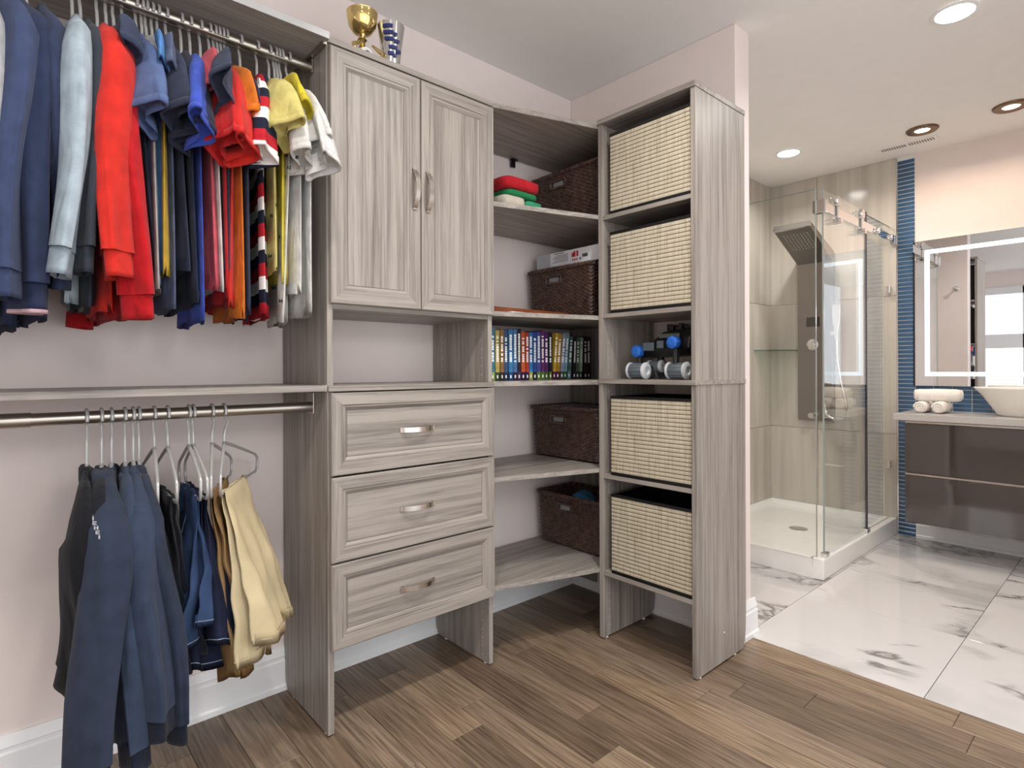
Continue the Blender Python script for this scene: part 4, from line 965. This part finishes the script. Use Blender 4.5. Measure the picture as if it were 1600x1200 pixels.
# trousers folded over hanger bars
def trousers(label, hook_u, ft, bt, fb, bb, mat, wpx, idx, stitch=None, cat='trousers', group='trousers on the lower rod'):
    """ft/bt: room and wall end of the bar (u, v, y); fb/bb: room and wall end of the hem (u, v, y)"""
    xh = ony(hook_u, 642, RY).x
    FT = ony(*ft); BT = ony(bt[0], bt[1], bt[2]); BT.z = FT.z; zb = FT.z
    FB = ony(*fb); BB = ony(*bb)
    k = (RY - .165 - RY) / (FT.y - RY); kb = .165 / (BT.y - RY)
    hanger(xh, RL, xh + (FT.x - xh) * k, 'grey hanger with the %s over its bar' % label.split(' hanging ')[0], 'hangers on the lower rod', hw=.165, drop=.095, shoulders=.06, bar=zb, xb=xh + (BT.x - xh) * kb)
    root = thing('folded_trousers', (xh, RY, min(FB.z, BB.z)), label, cat, group)
    seed = idx * 2.17; ww_ = wpx / (F / FB.dot(FW))
    C0 = (FT + BT) / 2; dirn = (BB - FB); nrm = Vector((dirn.y, -dirn.x, 0)).normalized()
    if nrm.x > 0: nrm = -nrm
    for li, (off, dl) in enumerate(((1, 0), (-1, .05))):
        rings = []; n = 40; m = 20
        for j in range(m + 1):
            t = j / m; ring = []
            Fj = (FT + (BT - FT) * .08).lerp(FB, t); Bj = (BT + (FT - BT) * .08).lerp(BB, t)
            mid = (Fj + Bj) / 2; half = (Fj - Bj) / 2
            tk = lerp(.004, ww_ * .42, sm(t * 1.5)) if j else .002
            for k_ in range(n):
                a = 2 * PI * k_ / n; c_ = math.cos(a); sn = math.sin(a)
                cc = (abs(c_) ** .8) * (1 if c_ > 0 else -1)
                fold = t * (.012 * math.sin(c_ * 4.5 + seed + t * 2.5) + .006 * math.sin(c_ * 11 + seed * 2 + t * 3)) + .010 * noise.noise(Vector((c_ * 3, t * 6, seed + li)))
                p = mid + half * cc + nrm * (off * lerp(.004, ww_ * .36, sm(t)) + sn * tk * (1 - .2 * math.cos(2 * a)) + fold)
                p.z += (.007 * (1 - t) if j == 0 else 0) + dl * t + .008 * t * math.sin(c_ * 4 + seed + li * 2)
                ring.append(p)
            rings.append(ring)
        last = rings[-1]; c = sum(last, Vector()) / n
        lip = [q + (c - q) * .06 + Vector((0, 0, .03)) for q in last]
        lg = put('trouser_leg', MB().loft(rings + [lip], True, True, False), mat, root, smooth='all')
        if stitch:
            pth = [a_.lerp(b_, .2) + (a_ - c).normalized() * .0006 for a_, b_ in zip(rings[m - 1], rings[m])]; pth.append(pth[0])
            put('hem_stitching', MB().tube(pth, .0013, 5, False), stitch, lg)
            put('side_seam', MB().tube([rings[j][9 if nrm.y < 0 else 9] for j in range(3, m + 1)], .0012, 5, False), stitch, lg)
    return root
M_jean = denim('denim_blue', (50, 66, 96)); M_jean2 = denim('denim_dark', (30, 34, 52)); M_ink = cloth((28, 31, 44))
M_kh1 = denim('khaki_brown', (132, 104, 70), .2); M_kh2 = denim('khaki_light', (192, 176, 142), .12); M_kh3 = denim('khaki_mid', (176, 152, 112))
st1 = cloth((150, 166, 190)); st2 = cloth((150, 120, 80)); st3 = cloth((226, 212, 180))
trousers('ink dark trousers hanging next to the navy sweatshirts', 241, (246, 792, 1.60), (226, 760, 1.88), (276, 1050, 1.60), (262, 1040, 1.84), M_ink, 26, 1)
trousers('dark trousers hanging between the ink pair and the blue jeans', 262, (275, 786, 1.60), (248, 756, 1.88), (300, 1058, 1.60), (280, 1040, 1.84), M_ink, 26, 2)
trousers('mid blue denim jeans hanging folded with pale stitching', 295, (312, 782, 1.60), (283, 752, 1.88), (306, 1012, 1.56), (288, 1000, 1.82), M_jean, 36, 3, st1)
trousers('dark indigo jeans hanging folded beside the blue pair', 302, (322, 780, 1.60), (292, 752, 1.88), (322, 1046, 1.58), (366, 1030, 1.76), M_jean2, 52, 4, st1)
trousers('brown corduroy trousers hanging behind the khaki pair', 331, (330, 778, 1.60), (354, 752, 1.87), (374, 1062, 1.57), (392, 1048, 1.76), M_kh1, 34, 5)
trousers('light khaki trousers hanging on the twisted end hanger', 350, (345, 775, 1.60), (386, 748, 1.86), (394, 1042, 1.53), (438, 985, 1.72), M_kh2, 34, 6, st3)

# ------------------------------------------------------------------ shower
cx0, cy0 = 3.158, 1.138
sp = thing('shower_tray', (3.79, 1.55, 0), 'white acrylic shower tray with a raised curb', 'shower tray')
mb = MB(); xin0, yin0, hh = cx0 + .06, cy0 + .055, .108
mb.box(cx0, XV - .012, cy0, yin0, 0, hh).box(cx0, xin0, yin0, YS - .012, 0, hh)
put('curb', mb, M_pan, sp, bevel=.006)
put('basin', MB().loft([[(xin0, yin0, hh - .004), (XV - .012, yin0, hh - .004), (XV - .012, YS - .012, hh - .004), (xin0, YS - .012, hh - .004)], [(xin0 + .03, yin0 + .03, .07), (XV - .04, yin0 + .03, .07), (XV - .04, YS - .04, .07), (xin0 + .03, YS - .04, .07)]], True, False, True), M_pan, sp)
put('drain', MB().lathe((3.80, 1.52, .070), [(.055, 0), (.055, .004), (.045, .007), (.001, .006)], 28), M_chrome, sp, smooth=True)
GT = 2.04; GY, GX = 1.172, 3.188
gs = thing('shower_glass_panel', (GX, 1.57, hh), 'clear fixed glass panel on the side of the shower', 'glass panel')
put('pane', MB().box(GX - .004, GX + .004, GY + .012, YS - .014, hh, GT), M_glass, gs)
M_gedge = plain('glass_edge', (150, 158, 154), .15, var=.05)
put('polished_edge', MB().box(GX - .004, GX + .004, GY + .0085, GY + .012, hh, GT), M_gedge, gs)
put('polished_edge', MB().box(GX - .004, GX + .004, GY + .012, YS - .014, GT, GT + .002), M_gedge, gs)
gd = thing('shower_sliding_door', (3.55, GY, hh), 'clear sliding glass door of the shower on chrome rollers', 'shower door')
dx0, dx1 = 3.215, 3.875
put('pane', MB().box(dx0, dx1, GY - .020, GY - .012, hh + .012, GT), M_glass, gd)
M_dark = plain('dark_seal', (60, 56, 66), .4)
put('edge_seal', MB().box(dx0 - .003, dx0, GY - .020, GY - .012, hh + .012, GT), M_gedge, gd); put('edge_seal', MB().box(dx1, dx1 + .008, GY - .022, GY - .010, hh + .012, GT), M_dark, gd)
for x in (3.36, 3.74):
    w = put('roller', MB().lathe((x, GY - .036, 1.998), [(.026, -.012), (.030, -.006), (.030, .006), (.024, .010)], 24, axis=1), M_chrome, gd, smooth=True)
    put('roller_plate', MB().box(x - .012, x + .012, GY - .044, GY - .036, 1.90, 1.99), M_chrome, w, bevel=.002)
    put('roller_knob', MB().lathe((x, GY - .030, 1.895), [(.016, -.03), (.018, -.01), (.018, .012)], 18, axis=1), M_chrome, w, smooth=True)
put('bottom_guide', MB().box(dx0 - .01, dx0 + .04, GY - .03, GY, hh, hh + .022), M_chrome, gd, bevel=.003)
put('bottom_guide', MB().box(dx1 - .03, dx1 + .03, GY - .03, GY - .002, hh, hh + .03), M_chrome, gd, bevel=.003)
put('bottom_seal', MB().box(dx0, dx1, GY - .018, GY - .014, hh + .001, hh + .012), M_white, gd)
gf = thing('shower_glass_panel', (4.14, GY, hh), 'clear fixed glass panel between the sliding door and the tiled wall', 'glass panel')
put('pane', MB().box(3.86, XV - .012, GY, GY + .008, hh, GT), M_glass, gf)
put('polished_edge', MB().box(3.86, XV - .012, GY, GY + .008, GT, GT + .002), M_gedge, gf)
for z in (.46, 1.62):
    put('wall_clamp', MB().box(XV - .05, XV - .011, GY - .008, GY + .016, z - .025, z + .025), M_chrome, gf, bevel=.003)
rl = thing('shower_rail', (3.8, GY, 1.94), 'flat chrome rail carrying the shower door', 'rail')
put('bar', MB().box(3.20, 4.41, GY - .034, GY - .027, 1.920, 1.968), M_chrome, rl, bevel=.001)
put('corner_bracket', MB().box(3.192, 3.23, GY - .036, GY + .03, 1.915, 1.985), M_chrome, rl, bevel=.003)
put('wall_bracket', MB().box(4.385, XV - .011, GY - .038, GY - .010, 1.915, 1.975), M_chrome, rl, bevel=.003)
put('stop', MB().lathe((4.02, GY - .034, 1.945), [(.018, -.016), (.022, -.008), (.022, .006)], 20, axis=1), M_chrome, rl, smooth=True)
put('stop', MB().lathe((4.30, GY - .034, 1.945), [(.018, -.016), (.022, -.008), (.022, .006)], 20, axis=1), M_chrome, rl, smooth=True)
# shower column
M_panel = plain('grey_steel_panel', (128, 122, 116), .32, .75, var=.04)
px0, px1 = 1.512, 1.752
pn = thing('shower_column', (4.40, 1.63, .72), 'brushed grey shower column with a slanted rain head', 'shower column')
put('column_body', MB().box(XV - .05, XV - .012, px0, px1, .72, 1.87), M_panel, pn, bevel=.003)
put('rain_head', MB().loft([[(XV - .05, y, 1.86), (XV - .012, y, 1.88), (XV - .02, y, 1.93), (4.00, y, 2.075), (3.985, y, 2.045)] for y in (px0, px1)]), M_panel, pn, bevel=.002)
put('rain_head_edge', MB().loft([[(3.975, y, 2.042), (3.99, y, 2.038), (4.005, y, 2.075), (3.99, y, 2.08)] for y in (px0 - .001, px1 + .001)]), M_chrome, pn)
nb = MB()
sl = (1.86 - 2.045) / (XV - .05 - 3.985)
for i in range(8):
    for j in range(8):
        X = 4.05 + i * .022; nb.lathe((X, 1.555 + j * .022, 2.045 + (X - 3.985) * sl - .001), [(.0035, -.003), (.0045, .002)], 6)
put('nozzles', nb, plain('nozzle_pale', (190, 180, 168), .5), pn)['kind'] = 'stuff'
put('display', MB().box(XV - .052, XV - .049, 1.60, 1.69, 1.40, 1.47), M_black, pn)
put('control_knob', MB().lathe((XV - .05, 1.645, 1.27), [(.040, 0), (.040, -.010), (.026, -.014), (.024, -.034), (.020, -.036)], 28, axis=0), M_chrome, pn, smooth=True)
put('lower_spout', MB().lathe((XV - .05, 1.64, .76), [(.03, 0), (.028, -.03), (.02, -.06)], 20, axis=0), M_chrome, pn, smooth=True)
hs = thing('hand_shower', (4.33, 1.49, 1.2), 'chrome hand shower with a looped hose beside the shower column', 'hand shower')
put('handset', MB().loft([[(4.345 + a * .012 - .004, 1.475 + b * w, z) for a, b in ((-1, -1), (1, -1), (1, 1), (-1, 1))] for z, w in ((1.30, .010), (1.38, .014), (1.42, .024), (1.53, .028), (1.545, .022))]), M_chrome, hs, bevel=.003)
put('holder', MB().box(4.34, 4.40, 1.47, 1.515, 1.33, 1.36), M_chrome, hs, bevel=.003)
put('hose', MB().tube([(4.345, 1.475, 1.30), (4.34, 1.47, 1.15), (4.33, 1.44, .98), (4.33, 1.41, .84), (4.34, 1.43, .755), (4.35, 1.49, .735), (4.36, 1.55, .77), (4.375, 1.57, .85)], .010, 10), M_chrome, hs, smooth=True)
t = thing('glass_corner_shelf', (4.2, 1.9, 1.23), 'clear glass shelf in the shower corner', 'shelf')
put('plate', MB().prism([(XV - .011, YS - .011), (XV - .011, 1.765), (XV - .14, 1.765), (XV - .30, YS - .011)], 1.228, 1.236), mat_glass('green_glass', (.45, .62, .52)), t)
put('polished_edge', MB().box(XV - .142, XV - .011, 1.763, 1.765, 1.228, 1.236), plain('glass_edge_green', (60, 84, 70), .15), t)
# towels on the shower column? none; vanity next
vy0, vy1 = -.50, .985
vn = thing('vanity_unit', (4.2, .25, .19), 'glossy dark taupe wall-hung vanity with two wide drawers', 'vanity')
M_gloss = plain('taupe_gloss', (66, 60, 57), .04, var=.02, coat=1.0)
put('carcass', MB().box(4.01, XV - .012, vy0 + .01, vy1 - .002, .19, .785), M_gloss, vn)
put('drawer_front', MB().box(3.985, 4.007, vy0, vy1, .485, .772), M_gloss, vn, bevel=.0015); put('drawer_front', MB().box(3.985, 4.007, vy0, vy1, .190, .466), M_gloss, vn, bevel=.0015)
for z in (.772, .466): put('finger_rail', MB().box(3.990, 4.012, vy0, vy1, z + .003, z + .014), M_nickel, vn)
M_quartz = plain('speckled_quartz', (186, 181, 176), .25, var=.22, vscale=260)
ct = tag(put('stone_countertop', MB().box(3.962, XV - .0005 - .012, vy0 - .02, 1.037, .7905, .829), M_quartz, loc=(4.2, .25, .79), bevel=.002), 'speckled grey quartz vanity top', 'countertop')
# vessel sink
sk = thing('vessel_sink', (4.19, .42, .8295), 'white ceramic boat-shaped vessel sink on the vanity top', 'sink')
def ell(rx, ry, z, n=48): return [(4.19 + rx * math.cos(2 * PI * k / n), .42 + ry * math.sin(2 * PI * k / n), z) for k in range(n)]
prof = [(.10, .165, 0), (.108, .175, .01), (.135, .205, .06), (.165, .245, .12), (.182, .272, .150), (.185, .278, .157), (.181, .274, .160), (.172, .262, .155), (.15, .235, .11), (.12, .19, .05), (.08, .13, .022)]
put('bowl', MB().loft([ell(a, b, .8295 + z) for a, b, z in prof]), M_porc, sk, smooth='all')
put('waste', MB().lathe((4.19, .42, .8295 + .022), [(.022, 0), (.022, .003), (.016, .005)], 20), M_chrome, sk, smooth=True)
# rolled towels
M_tow = plain('white_terry', (240, 234, 226), .95, var=.05, vscale=40, bump=.8, bscale=260)
def towel(c, L, r, ax, label, seed):
    t = thing('rolled_towel', (c[0], c[1], c[2] - r), label, 'towel', 'rolled towels on the vanity')
    rings = []; n = 24
    for j in range(11):
        s = j / 10; ring = []
        for k in range(n):
            a = 2 * PI * k / n; rr = r * (1 + .07 * noise.noise(Vector((math.cos(a), math.sin(a), s * 3 + seed))) + (.05 if abs(a - 5.2) < .3 else 0)) * (1 if 0 < j < 10 else .88)
            q = (s - .5) * L
            ring.append((c[0] + ax[0] * q - ax[1] * rr * math.cos(a), c[1] + ax[1] * q + ax[0] * rr * math.cos(a), c[2] + rr * math.sin(a)))
        rings.append(ring)
    put('roll', MB().loft(rings), M_tow, t, smooth='all')
    for e in (-1, 1):
        pth = []
        for k in range(34):
            a = k * .42; rr = r * .82 * (1 - k / 36); pth.append((c[0] + ax[0] * (e * L / 2 + e * .002) - ax[1] * rr * math.cos(a), c[1] + ax[1] * (e * L / 2 + e * .002) + ax[0] * rr * math.cos(a), c[2] + rr * math.sin(a)))
        put('spiral_end', MB().tube(pth, .006, 6), M_tow, t, smooth=True)
towel((4.19, .935, .829 + .036), .20, .035, (1, .0), 'white rolled towel at the mosaic strip side of the vanity top', 1)
towel((4.19, .845, .829 + .036), .20, .035, (1, .0), 'white rolled towel at the sink side of the lower pair', 4)
towel((4.19, .865, .829 + .105), .22, .038, (.35, -.937), 'white rolled towel lying across the two lower ones', 7)
hk = thing('robe_hook', (XB2, 1.20, 1.82), 'round chrome robe hook on the bathroom side of the wall stub', 'hook')
put('rose', MB().lathe((XB2, 1.20, 1.82), [(.022, 0), (.022, .006), (.008, .010)], 20, axis=0), M_chrome, hk, smooth=True)
put('peg', MB().lathe((XB2, 1.20, 1.82), [(.007, .008), (.007, .035), (.018, .040), (.018, .046), (.010, .050)], 20, axis=0), M_chrome, hk, smooth=True)
# mirror with light frame
my0, my1, mz0, mz1 = -.30, 1.038, .985, 1.912; mx = XV - .03
mi = thing('lit_mirror', (mx, .37, mz0), 'large wall mirror with a cool white light border', 'mirror')
put('case', MB().box(mx + .004, XV, my0 + .01, my1 - .01, mz0 + .01, mz1 - .01), M_white, mi)
m, nt, b = base('mirror_silver'); b.inputs['Metallic'].default_value = 1; b.inputs['Roughness'].default_value = .004; b.inputs['Base Color'].default_value = (.82, .84, .86, 1)
put('mirror_glass', MB().box(mx - .002, mx + .004, my0, my1, mz0, mz1), m, mi)
M_strip = emit('cool_led', (.62, .83, 1.0), 1.15)
b0, b1 = .062, .088
for nm, bx4 in (('a', (my0 + b0, my1 - b0, mz0 + b0, mz0 + b1)), ('b', (my0 + b0, my1 - b0, mz1 - b1, mz1 - b0)), ('c', (my0 + b0, my0 + b1, mz0 + b1, mz1 - b1)), ('d', (my1 - b1, my1 - b0, mz0 + b1, mz1 - b1))):
    put('light_strip', MB().box(mx - .0032, mx - .002, *bx4), M_strip, mi)
